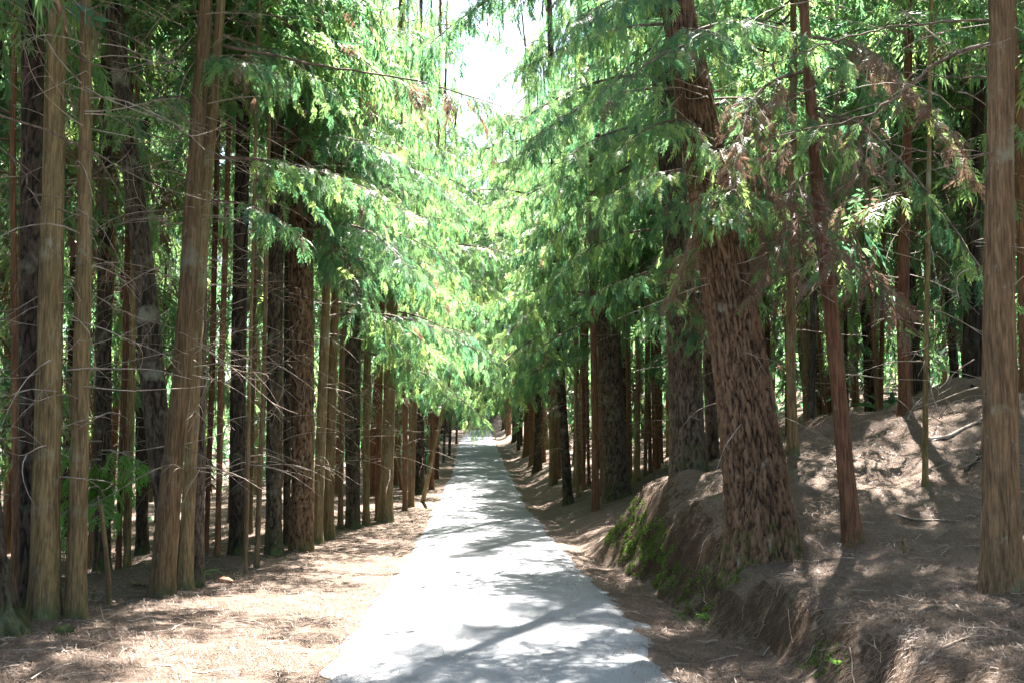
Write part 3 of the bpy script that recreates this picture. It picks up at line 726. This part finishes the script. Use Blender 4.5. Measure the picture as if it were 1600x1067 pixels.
add_branch(T['moss'], [(-60, 200), (0, 225), (35, 270), (70, 340), (95, 400)], .012, .004, None, 11)
add_branch(T['L6'], [(332, 85), (350, 105), (375, 140), (392, 160)], .008, .003, None, 12)
add_branch(T['L6'], [(303, 580), (350, 580), (425, 583)], .008, .004, None, 13)
add_branch(T['L6'], [(310, 500), (350, 506), (400, 535), (480, 566), (555, 612)], .009, .003, None, 14, ddepth=3)
add_branch(T['L6'], [(313, 445), (360, 448), (430, 450), (515, 478)], .009, .003, None, 15, ddepth=2)
add_branch(T['L6'], [(312, 545), (340, 548), (395, 556)], .007, .003, None, 16)
add_branch(T['L5'], [(300, 330), (250, 330), (180, 342)], .009, .003, None, 17)
add_branch(T['L5'], [(305, 260), (260, 225), (225, 232)], .009, .003, None, 18)
# boughs hanging round the great pine and the grey trunk
for (k, x, y, az, sc, ix) in [('R1', 1105, 262, 190, .62, 0), ('R1', 1100, 210, 235, .7, 3), ('R1', 1090, 140, 200, .8, 1), ('R1', 1120, 300, 285, .55, 6), ('R1', 1080, 90, 250, .8, 8), ('R1', 1072, 40, 180, .6, 4), ('R1', 1060, 5, 225, .7, 2), ('R1', 1078, 70, 268, .7, 0),
                         ('R1', 1050, -60, 195, .85, 7), ('R1', 1045, -110, 200, .9, 5), ('R1', 1112, 320, 268, .5, 1), ('R1', 1100, 240, 275, .55, 6), ('R1', 1075, 60, 320, .8, 1), ('R1', 1090, 160, 340, .6, 3),
                         ('R2', 1064, 420, 185, .8, 0), ('R2', 1066, 470, 250, .7, 3), ('R2', 1058, 360, 200, .9, 1), ('R2', 1068, 510, 285, .6, 6), ('R2', 1060, 330, 268, .8, 3), ('R2', 1062, 400, 262, .7, 0), ('R2', 1056, 280, 240, .9, 8), ('R2', 1050, 250, 175, 1., 4), ('R2', 1045, 200, 220, 1., 5), ('R2', 1040, 120, 190, 1.1, 2),
                         ('R4', 950, 460, 200, .8, 0), ('R4', 948, 420, 250, .9, 3), ('R4', 955, 520, 160, .7, 6), ('R4', 946, 350, 215, .9, 2), ('R4', 940, 220, 190, 1., 4), ('R4', 938, 150, 240, 1.1, 5), ('R4', 944, 280, 310, .9, 1)]:
    add_bough(T[k], x, y, az, sc, ix)
for (k, x, y, az, sc, ix) in [('R12', 1285, 330, 200, .7, 0), ('R12', 1278, 270, 250, .75, 1), ('R12', 1272, 210, 180, .8, 2), ('R12', 1268, 170, 290, .7, 0), ('R12', 1262, 110, 215, .9, 1), ('R12', 1260, 60, 330, .8, 2),
                         ('R2', 1066, 440, 300, .8, 1), ('slim tan trunk just right of the great pine', 1237, 250, 160, .9, 1), ('slim tan trunk just right of the great pine', 1237, 340, 280, .8, 0), ('slim tan trunk just right of the great pine', 1238, 150, 220, .9, 2), ('thin red trunk glimpsed right behind the great pine', 1200, 330, 250, .9, 0), ('thin red trunk glimpsed right behind the great pine', 1200, 260, 300, .9, 1), ('thin red trunk glimpsed right behind the great pine', 1200, 200, 200, .9, 2), ('R12', 1290, 380, 300, .6, 1), ('R1', 1100, 230, 350, .7, 0), ('slim tan trunk just right of the great pine', 1237, 300, 240, .8, 2), ('slim tan trunk just right of the great pine', 1237, 380, 200, .7, 1), ('slim tan trunk just right of the great pine', 1238, 200, 300, .8, 0),
                         ('slender tan stem rising behind the mound crest', 999, 480, 230, .6, 0), ('slender tan stem rising behind the mound crest', 1000, 420, 300, .7, 1), ('reddish stem on the mound left of the large grey trunk', 1024, 430, 200, .7, 2)]:
    add_bough(T[k], x, y, az, sc, ix, brown=True)
for q, (k, xs) in enumerate([('broad dark trunk behind the thin pale pole sapling', 374), ('dark trunk just right of the pale pole sapling', 430), ('L7', 318), ('L14', 472), ('tan trunk leaning against the right side of the broad reddish trunk', 514), ('brown trunk second to the right of the broad reddish trunk', 528)]):
    for j in range(5):
        r = np.random.default_rng(700 + q * 9 + j); add_bough(T[k], xs, 300 - 62 * j + r.uniform(-20, 20), r.choice([r.uniform(-50, 50), r.uniform(230, 310)]), r.uniform(.55, .95), int(r.integers(7)), tilt=r.uniform(-.1, .3))

# ------------------------------------------------------------------ the rest of the wood
_fill_trunks = {}
def fill_tree(x, y, kind, rad, H, label, group, edge=0, thin=True, low=3.2, reach=1., top=11.):
    r = np.random.default_rng(int(abs(x) * 1000 + y * 77) % 999983)
    b = np.array([x, y, g1(x, y)]); SPOTS.append((x, y))
    t = empty('conifer', b); tag(t, label, 'tree', group)
    key = (kind, r.integers(3))
    if key not in _fill_trunks:
        q = np.random.default_rng(50 + len(_fill_trunks)); z = np.linspace(0, 18, 10)
        pp = np.stack([.25 * np.sin(z * .25 + q.uniform(0, 6)) * z / 18, .25 * np.sin(z * .3 + q.uniform(0, 6)) * z / 18, z], -1)
        _fill_trunks[key] = trunk_mesh(pp, .15 * (1 - .85 * z / 18), kind, 20 if kind != 'dark' else 30, .22, 900 + len(_fill_trunks), .3)
    o = obj('trunk', _fill_trunks[key], t, (0, 0, 0), (r.normal(0, .02), r.normal(0, .025), r.uniform(0, 6.3)), (rad / .15, rad / .15, H / 18))
    o = obj('dead_branches', TWIGS[r.integers(6)], t, (0, 0, .3), (0, 0, r.uniform(0, 6.3))); o['kind'] = 'stuff'
    c0 = r.uniform(5.5, 8.5) + (1.2 if x < 0 and not edge else 0); cm, ch = CROWNS[r.integers(5)]
    obj('crown', cm, t, (0, 0, c0), (0, 0, r.uniform(0, 6.3)), (r.uniform(.85, 1.1) * (.6 if edge else (.76 if x < 0 else 1.05)),) * 2 + ((H - c0) / ch,))
    if thin: obj('lower_foliage', THINS[r.integers(4)], t, (0, 0, r.uniform(2.2, 4)), (0, 0, r.uniform(0, 6.3)), r.uniform(.9, 1.3))
    for k in range(edge):
        h = low + (k + r.uniform(0, .8)) * (top - low) / edge
        az = road_az(x, y) + r.normal(0, .7)
        obj('bough', BOUGHS[r.integers(9)], t, (0, 0, h), (r.normal(0, .15), r.uniform(-.2, .3), az), r.uniform(.8, 1.25) * reach * float(np.interp(h, [3, 6, 10, 14], [1.05, 1, .62, .45] if y < 43 else [1.05, 1, 1, .9])))
    return t
def clear(x, y, d): return all((x - a) ** 2 + (y - b) ** 2 > d * d for a, b in SPOTS)
LB = {-1: ('one of many shaded conifers deep in the wood left of the road', 'inner trees of the left-hand wood'), 1: ('one of many shaded conifers up the slope right of the road', 'inner trees of the right-hand wood')}
LE = {-1: ('one of the far conifers crowding the left side of the road', 'far edge trees left of the road'), 1: ('one of the far conifers crowding the right side of the road', 'far edge trees right of the road')}
kinds = ['red', 'olive', 'dark', 'tan', 'red', 'dark']; FARPOS = []
# far edges of the road
for sd in (-1, 1):
    y = 34.
    while y < 116:
        s = sd * rng.uniform(2.5, 4.2); x = float(road_x(y) + s)
        if clear(x, y, 1.2) and (y < 78 or rng.random() < .5):
            fill_tree(x, y, kinds[rng.integers(6)], rng.uniform(.10, .2), rng.uniform(15, 21), *LE[sd], edge=8 + 4 * (y > 52), low=4.0, reach=1.15 + .3 * (y > 52), top=12. + 4 * (y > 52))
        y += rng.uniform(1.8, 3.2)
# inner trees
for sd in (-1, 1):
    n = 0; tries = 0
    while n < (130 if sd < 0 else 160) and tries < 12000:
        tries += 1
        y = 13 + 67 * rng.random() ** (1.7 if sd < 0 else 1.6); lim = .56 * y + 3
        s = sd * (4.2 + (lim - 4.2) * rng.random()); x = float(road_x(y) + s)
        px = 800 + F * x / y
        if sd < 0 and y < 15.5 and px > 30: continue
        if sd > 0 and y < (17 if s > 6.2 else 20): continue
        if abs(x) > lim or not clear(x, y, 1.35): continue
        if sd > 0 and math.hypot(x - 7.2, y - 19) < 2.6: continue
        fill_tree(x, y, kinds[rng.integers(6)], (.045 + .12 * rng.random() ** 1.5) if sd < 0 else .05 + .14 * rng.random() ** 1.6, rng.uniform(14, 21), *LB[sd]) if y < 44 else (FARPOS.append((x, y)), SPOTS.append((x, y))); n += 1
# tall trees whose boughs meet over the far road
for y, sd in ((46, -1), (52, 1), (58, 1), (66, -1), (74, 1), (80, -1), (88, 1), (92, -1), (97, -1), (104, 1)):
    x = float(road_x(y) + sd * 2.7)
    fill_tree(x, y, kinds[int(y) % 6], .2, 24, 'one of the tall conifers whose boughs meet over the far road', 'tall trees overhanging the far road', edge=11, low=8.5, reach=1.7, top=21.)
# trees closing the view at the bend
for k in range(48):
    x = rng.uniform(-13, 6); y = rng.uniform(119, 136)
    if clear(x, y, 1.5) and abs(x - road_x(y)) > 2.2:
        fill_tree(x, y, kinds[rng.integers(6)], rng.uniform(.12, .2), rng.uniform(20, 27), 'one of the conifers closing the view beyond the bend', 'trees beyond the bend', edge=9, low=3.0, reach=1.5, top=18.)

# far-off wood that reads as one mass, with unseen trees added for shade
mb = MB(); r = np.random.default_rng(77)
spots = []
for k in range(510 + len(FARPOS)):
    sd = r.choice([-1, 1])
    if 90 <= k < 160: continue
    if k < 90: y = r.uniform(20, 80); x = sd * (.5 * y + 6 + r.uniform(0, 22))
    elif k < 290: y = r.uniform(74, 135); x = sd * r.uniform(8, .62 * y + 8)
    elif k < 350: y = r.uniform(138, 165); x = r.uniform(-60, 55)
    elif k >= 510: x, y = FARPOS[k - 510]
    elif k >= 460: y = r.uniform(5, 20); x = sd * (.53 * y + 3.4 + r.uniform(0, 7))  # more unseen trees just outside the frame, added to shade the near slopes
    else:                                  # unseen wood beside and behind the camera, added to block sky light
        y = r.uniform(-32, 19); x = sd * r.uniform(max(5.5, .56 * y + 4), 34)
    if abs(x - road_x(y)) < 4.5: continue
    z = g1(x, y); H = r.uniform(15, 22); rr = r.uniform(.1, .2)
    V, Q = tube([(x, y, z - .3), (x + r.normal(0, .2), y, z + H * .5), (x, y, z + H)], [rr, rr * .7, .02], 6); mb.add(V, Q, 1, True)
    near = 0 < y < 22; n = 150 if near else 66; hz = r.uniform(6.5 if near else .6, H, n); rad_ = (2.4 * (1 - hz / H) + .5) * np.sqrt(r.random(n)); a = r.uniform(0, 2 * PI, n)
    for j in range(n):
        put_spray(mb, r, np.array([x + rad_[j] * math.cos(a[j]), y + rad_[j] * math.sin(a[j]), z + hz[j]]), np.array([math.cos(a[j]), math.sin(a[j]), -.5]), r.uniform(.4, .7) if near else r.uniform(.9, 1.5), 0, float(np.clip(r.normal(.45, .2), 0, 1)), 1 if near else 2)
for k in range(95):                       # low growth far inside the wood
    sd = -1 if k < 45 else 1; y = r.uniform(24, 75); x = sd * (r.uniform(9, .55 * y + 4) if sd < 0 else r.uniform(11, .55 * y + 6)); z = g1(x, y)
    for j in range(7): put_spray(mb, r, np.array([x + r.normal(0, .5), y + r.normal(0, .4), z + r.uniform(.1, .9)]), np.array([r.normal(), r.normal(), r.uniform(-.2, .8)]), r.uniform(.5, 1.), 0, float(r.random() * .7), 2)
tag(obj('far_and_unseen_wood', mb.mesh('far_and_unseen_wood', [LEAF, BARK['olive'], BROWN])), 'distant mass of conifers filling the gaps between the trunks, plus unseen trees added for shade', 'wood', kind='stuff')

# ------------------------------------------------------------------ litter, moss, ferns
def gnormal(x, y):
    e = .04; return nrm(np.stack([-(G(x + e, y) - G(x - e, y)) / (2 * e), -(G(x, y + e) - G(x, y - e)) / (2 * e), np.ones_like(x)], -1))
def surf(x, y):
    s = (x - road_x(y)) / RW
    return np.where(np.abs(s) < 1.06, np.maximum(G(x, y), road_z(y) + .03 + .02 * (1 - s * s) + .006), G(x, y))
def needles(n, seed, y_pow=1.):
    r = np.random.default_rng(seed)
    y = 1 / (1 / 5.6 + (1 / 30 - 1 / 5.6) * r.random(n)); x = r.uniform(-.54, .54, n) * y; s = x - road_x(y)
    ok = np.abs(s) > RW + .04 - .5 * r.random(n) ** 3.5 * (.4 + vnoise(y * 1.3, np.sign(s) * 5, 8)) - (r.random(n) < .03) * 1.3
    ok &= (vnoise(x * 3.1, y * 3.1, 91) * .6 + vnoise(x * 9, y * 9, 92) * .4 + .25 * (r.random(n) - .5)) > .40
    x, y = x[ok], y[ok]
    nn = gnormal(x, y); a = r.uniform(0, 2 * PI, len(x)); slope = np.clip((1 - nn[:, 2]) * 3.2, 0, 1)
    d = np.stack([np.cos(a), np.sin(a), 0 * a], -1); down = np.stack([nn[:, 0], nn[:, 1], 0 * a], -1); down = nrm(down)
    d = nrm(d * (1 - slope[:, None] * .8) + down * slope[:, None]); d = nrm(d - nn * (d * nn).sum(-1, keepdims=True))
    L = r.uniform(.05, .15, len(x)); lift = r.uniform(.002, .03, len(x))
    xx_, zz_ = crumble(x, y, surf(x, y)); c = np.stack([xx_, y, zz_], -1) + nn * .008
    d = nrm(d + nn * r.normal(0, .28, len(x))[:, None])
    sd = nrm(np.cross(d, nn)); wd = (.0009 + .00009 * y)[:, None]
    a_ = c - d * L[:, None] * .5 + nn * lift[:, None] * .3; b_ = c + d * L[:, None] * .5 + nn * lift[:, None]; m_ = (a_ + b_) / 2 + nn * (L * .12)[:, None]
    V = np.stack([a_ - sd * wd * .6, a_ + sd * wd * .6, m_ + sd * wd, m_ - sd * wd, b_ + sd * wd * .4, b_ - sd * wd * .4], 1).reshape(-1, 3)
    k = np.arange(len(x))[:, None] * 6
    Q = np.concatenate([k + [0, 1, 2, 3], k + [3, 2, 4, 5]], 0)
    t = np.clip(r.normal(.42, .25, len(x)), 0, 1); return mesh_np('needles', V, Q, NEEDLE, attr={'tint': ('FACE', np.concatenate([t, t]))})
tag(obj('needle_litter', needles(175000, 5)), 'fallen brown needles carpeting the verges and the bank', 'needles', kind='stuff')

def twig_litter(n, seed):
    r = np.random.default_rng(seed); mb = MB()
    y = 1 / (1 / 5.8 + (1 / 26 - 1 / 5.8) * r.random(n)); x = r.uniform(-.52, .52, n) * y; s = x - road_x(y)
    for a, b_, sv in zip(x, y, s):
        if abs(sv) < RW - .1: continue
        L = r.uniform(.05, .4) ** 1.0; az = r.uniform(0, 6.3); k = 4; pts = []
        for j in range(k + 1):
            px_, py_ = a + math.cos(az) * L * j / k + r.normal(0, .006), b_ + math.sin(az) * L * j / k + r.normal(0, .006)
            q_ = crumble(np.array([px_]), np.array([py_]), G(np.array([px_]), np.array([py_]))); pts.append((float(q_[0][0]), py_, float(q_[1][0]) + .012 + .02 * r.random()))
        V, Q = tube(pts, np.linspace(1, .4, k + 1) * r.uniform(.002, .008), 4); mb.add(V, Q, 0, True)
    return mb.mesh('twig_litter', [TWIG])
tag(obj('twig_litter', twig_litter(1100, 6)), 'broken little twigs scattered over the needle-covered ground', 'twigs', kind='stuff')

def leaflets(zones, seed, matl, size, name, label, cat, n_each):
    """small leaves or moss tips where the photo shows green: zones = pixel ellipses (x, y, rx, ry, weight)"""
    r = np.random.default_rng(seed); Vs = []; T_ = []
    N_ = n_each * 14
    y = r.uniform(6.5, 18.5, N_); x = road_x(y) + r.uniform(1.6, 3.4, N_); z = G(x, y)
    yc = y * cp + (z - CAMH) * sp_; pu = 800 + F * x / yc; pv = 533.5 - F * (-y * sp_ + (z - CAMH) * cp) / yc
    keep = np.zeros(N_, bool)
    for (cx_, cy_, rx, ry_, wgt) in zones:
        q = ((pu - cx_) / rx) ** 2 + ((pv - cy_) / ry_) ** 2
        keep |= (q < r.uniform(.1, 1.25, N_)) & (r.random(N_) < wgt)
    keep &= vnoise(y * 6, z * 6, 3) * .6 + vnoise(y * 17, z * 17, 4) * .4 > .47
    x, y = x[keep], y[keep]
    nn = gnormal(x, y); xx_, zz_ = crumble(x, y, G(x, y)); c = np.stack([xx_, y, zz_], -1)
    d = nrm(nn + r.normal(0, .55, c.shape) + np.array([0, -.3, -.1])); sd = nrm(np.cross(d, r.normal(0, 1, c.shape)))
    L = (r.uniform(.4, 1.3, len(x)) * size)[:, None]; b = c + d * L; m2 = c + d * L * .5
    Vs.append(np.stack([c - nn * .01, m2 + sd * L * .3, b, m2 - sd * L * .3], 1).reshape(-1, 3)); T_.append(r.random(len(x)))
    V = np.concatenate(Vs)
    return tag(obj(name, mesh_np(name, V, np.arange(len(V)).reshape(-1, 4), matl, attr={'tint': ('FACE', np.concatenate(T_))})), label, cat, kind='stuff')
leaflets([(975, 815, 40, 45, 1), (1010, 850, 45, 50, 1.5), (1045, 890, 28, 40, .8), (1075, 930, 20, 40, .5), (1105, 955, 14, 22, .6), (1290, 1030, 40, 30, .5), (1150, 870, 22, 50, .7), (1100, 900, 22, 30, .25)], 9, MOSS, .024, 'moss', 'green moss growing on the cut face of the bank', 'moss', 26000)

def fern(loc, n, L, label, seed, up=.7):
    r = np.random.default_rng(seed); t = empty('fern', loc); tag(t, label, 'fern')
    for k in range(n):
        a = r.uniform(0, 2 * PI); mb = MB(); d = np.array([math.cos(a), math.sin(a), up * r.uniform(.5, 1.4)]); l_ = L * r.uniform(.7, 1.1)
        ax = lambda u: d * l_ * u + np.array([0, 0, -.7 * l_ * u * u])
        V, Q = tube([ax(u) for u in np.linspace(0, 1, 6)], np.linspace(.004, .001, 6), 3); mb.add(V, Q, 0, True, .3)
        sd = nrm(np.cross(d, [0, 0, 1]))
        for j in range(11):
            u = .15 + .8 * j / 11; wl = l_ * .33 * math.sin(PI * (.15 + .8 * u))
            for s in (-1, 1):
                p = ax(u); e = p + sd * s * wl + nrm(d) * wl * .4 - np.array([0, 0, .15 * wl]); m_ = (p + e) / 2; q = nrm(d) * l_ * .035
                mb.add([p, m_ + q, e, m_ - q], [[0, 1, 2, 3]], 0, False, r.uniform(.3, 1))
        obj('frond', mb.mesh('frond', [FERN]), t)
    return t
c = cast(306, 900); fern(c, 7, .32, 'small bright fern at the foot of the twin leaning stems', 1)
c = cast(1308, 1040); fern(c, 5, .10, 'tiny bright green sprig in the needle bank by the bottom edge', 2, 1.3)
c = cast(1104, 968); fern(c, 6, .14, 'little green tuft at the bottom of the bank below the great pine', 3, 1.2)
c = cast(5, 860); fern(c, 8, .5, 'leafy fern clump behind the mossy foot at the left edge', 4, 1.1)

def sapling(px, py, h, label, seed):
    r = np.random.default_rng(seed); b = cast(px, py); t = empty('leafy_sapling', b); tag(t, label, 'sapling')
    mb = MB(); pts = np.array([(0, 0, -.1), (.03, 0, h * .4), (-.02, .02, h * .7), (.03, 0, h)]); V, Q = tube(pts, [.014, .011, .008, .003], 5); mb.add(V, Q, 0, True); obj('trunk', mb.mesh('stem', [BARK['olive']]), t)
    for k in range(8):
        mb = MB(); bough(mb, r, r.uniform(.4, .75), (0, 0, h * (.5 + .5 * k / 8)), r.uniform(0, 6.3), .1, .4, 0., 1.2); o = obj('bough', mb.mesh('bough', [FERN, TWIG, BROWN]), t)
    return t
sapling(150, 905, 2.0, 'small leafy sapling catching sun between the left trunks', 21)

def stick(name, pa, pb, rad, label, seed, cat='branch', bend=.05, matl=None, forks=3, lift=(0, 0)):
    """fallen branch lying on the ground between two pixels"""
    r = np.random.default_rng(seed); a = cast(*pa); b = cast(*pb); mb = MB(); n = 12
    pts = []
    for k in range(n + 1):
        u = k / n; p = a + (b - a) * u; side = nrm(np.cross(b - a, [0, 0, 1])) * math.sin(u * PI) * bend + r.normal(0, .006, 3)
        p = p + side; p[2] = g1(p[0], p[1]) + rad * .8 + lift[0] * (1 - u) + lift[1] * u; pts.append(p - a)
    for _ in range(2): pts = [pts[0]] + [(pts[i - 1] + pts[i] * 2 + pts[i + 1]) / 4 for i in range(1, n)] + [pts[-1]]
    V, Q = tube(pts, np.linspace(rad, rad * .5, n + 1), 7); mb.add(V, Q, 0, True)
    for _ in range(forks):
        k = r.integers(2, n); d = b - a; dead_twig(mb, r, pts[k], math.atan2(d[1], d[0]) + r.choice([-1, 1]) * r.uniform(.4, 1.), r.uniform(.12, .4), rad * .45, r.uniform(0, .5), False)
    return tag(obj(name, mb.mesh(name, [matl or TWIG]), None, a), label, cat)
stick('fallen_branch', (1398, 803), (1500, 815), .014, 'straight pale stick lying on needles below the thin mossy stem', 31)
stick('fallen_branch', (1440, 692), (1536, 655), .03, 'brown fallen branch across the sunlit slope beside the stout cypress', 32)
stick('fallen_branch', (1508, 738), (1536, 706), .022, 'short dark branch left of the stout cypress trunk', 33, matl=BARK['dark'])
stick('fallen_branch', (1330, 618), (1520, 606), .05, 'dark log lying along the top of the sunlit slope', 34, 'log', matl=BARK['dark'], forks=1)
stick('fallen_branch', (1440, 1040), (1530, 985), .012, 'thin twig in the shade near the bottom right corner', 35)
stick('fallen_branch', (1046, 690), (1120, 676), .018, 'curved dead branch on the mound crest by the large grey trunk', 36)
stick('fallen_branch', (205, 910), (236, 920), .03, 'short log behind the twin leaning stems', 37, 'log', matl=BARK['olive'], forks=0)
stick('fallen_branch', (310, 846), (345, 838), .02, 'fallen stick on the sunny floor between slim red trunks', 38)
stick('fallen_branch', (100, 1020), (200, 990), .008, 'thin twig lying on the left verge near the bottom edge', 39)
stick('fallen_branch', (955, 958), (985, 975), .009, 'small twig in the ditch beside the road edge', 40, forks=1)
r = np.random.default_rng(12)
# curled dead twigs standing out of the sunlit slope
b = cast(1478, 652); mb = MB()
for k in range(9): dead_twig(mb, r, (r.normal(0, .25), r.normal(0, .15), -.02), r.uniform(0, 6.3), r.uniform(.3, .8), .009, r.uniform(.3, 1.2))
tag(obj('dead_brushwood', mb.mesh('dead_brushwood', [TWIG]), None, b), 'tangle of pale curled dead twigs on the sunlit slope', 'brushwood')
# leaning snag and stake
def post(name, pix, rad, label, kind, seed, depth=None):
    b = cast(*pix[0]) if depth is None else P(*pix[0], depth); pts = np.array([P(x, y, b[1]) - b for x, y in pix]); pts[0][2] -= .08
    t = np.linspace(0, 1, 9); s = np.linspace(0, 1, len(pts)); C = np.stack([np.interp(t, s, pts[:, k]) for k in range(3)], -1) + np.random.default_rng(seed).normal(0, .006, (9, 3))
    mb = MB(); V, Q = tube(C, np.linspace(rad, rad * .75, 9), 9); mb.add(V, Q, 0, True)
    k = 9; e = C[-1]; ring = V[-9:]
    mb.add(np.concatenate([ring, ring * .5 + e * .5 + (0, 0, .02), [e + (0, 0, .05)]]), [[i, (i + 1) % k, k + (i + 1) % k, k + i] for i in range(k)] + [[k + i, k + (i + 1) % k, k + (i + 2) % k, 2 * k] for i in range(0, k - 1, 2)], 0)
    return tag(obj(name, mb.mesh(name, [BARK[kind]]), None, b), label, 'dead wood')
post('leaning_snag', [(629, 765), (621, 730), (613, 698)], .075, 'broken reddish snag leaning left beside the stout sunlit trunk', 'red', 1)
post('leaning_stake', [(174, 945), (166, 860), (157, 790)], .03, 'thin pale dead stake leaning left on the sunny floor at far left', 'tan', 2)
post('broken_stub', [(1411, 864), (1412, 846)], .03, 'small pale stub standing upright in the needles right of the red-brown slim trunk', 'tan', 3)
post('broken_stub', [(143, 940), (147, 918)], .025, 'small pointed stub between the left trunks', 'tan', 4)

def rock(px, py, sz, label, seed, matl, name='stone', flat=.55):
    r = np.random.default_rng(seed); b = cast(px, py); n, k = 9, 14
    th = np.linspace(.05, PI - .05, n)[:, None]; a = np.linspace(0, 2 * PI, k, endpoint=False)[None]
    q = 1 + .35 * (vnoise(a / (2 * PI) * 5, th * 2, seed, 5) - .5) + .2 * (vnoise(a / (2 * PI) * 9, th * 4, seed + 2, 9) - .5)
    V = np.stack([q * np.sin(th) * np.cos(a) * sz, q * np.sin(th) * np.sin(a) * sz * .7, q * np.cos(th) * sz * flat + 0 * a], -1).reshape(-1, 3)
    i = np.arange(n - 1)[:, None] * k; j = np.arange(k)[None]; Q = np.stack([i + j, i + k + j, i + k + (j + 1) % k, i + (j + 1) % k], -1).reshape(-1, 4)
    Q = np.concatenate([Q, [[q_, (q_ + 1) % k, (q_ + 2) % k, 0] for q_ in range(2, k - 2, 2)]]) 
    return tag(obj(name, mesh_np(name, V, Q, matl, smooth=True), None, b + (0, 0, sz * flat * .35)), label, 'stone' if name == 'stone' else 'wood chunk')
rock(352, 909, .09, 'reddish wood chunk on the crest right of the twin stems', 1, WOODEND, 'wood_chunk')
rock(941, 927, .09, 'flat pale stone in the needles beside the road edge', 2, STONE, flat=.25)
rock(98, 990, .11, 'dark lump of bark before the straight brown trunk', 3, BARK['dark'], 'bark_lump')
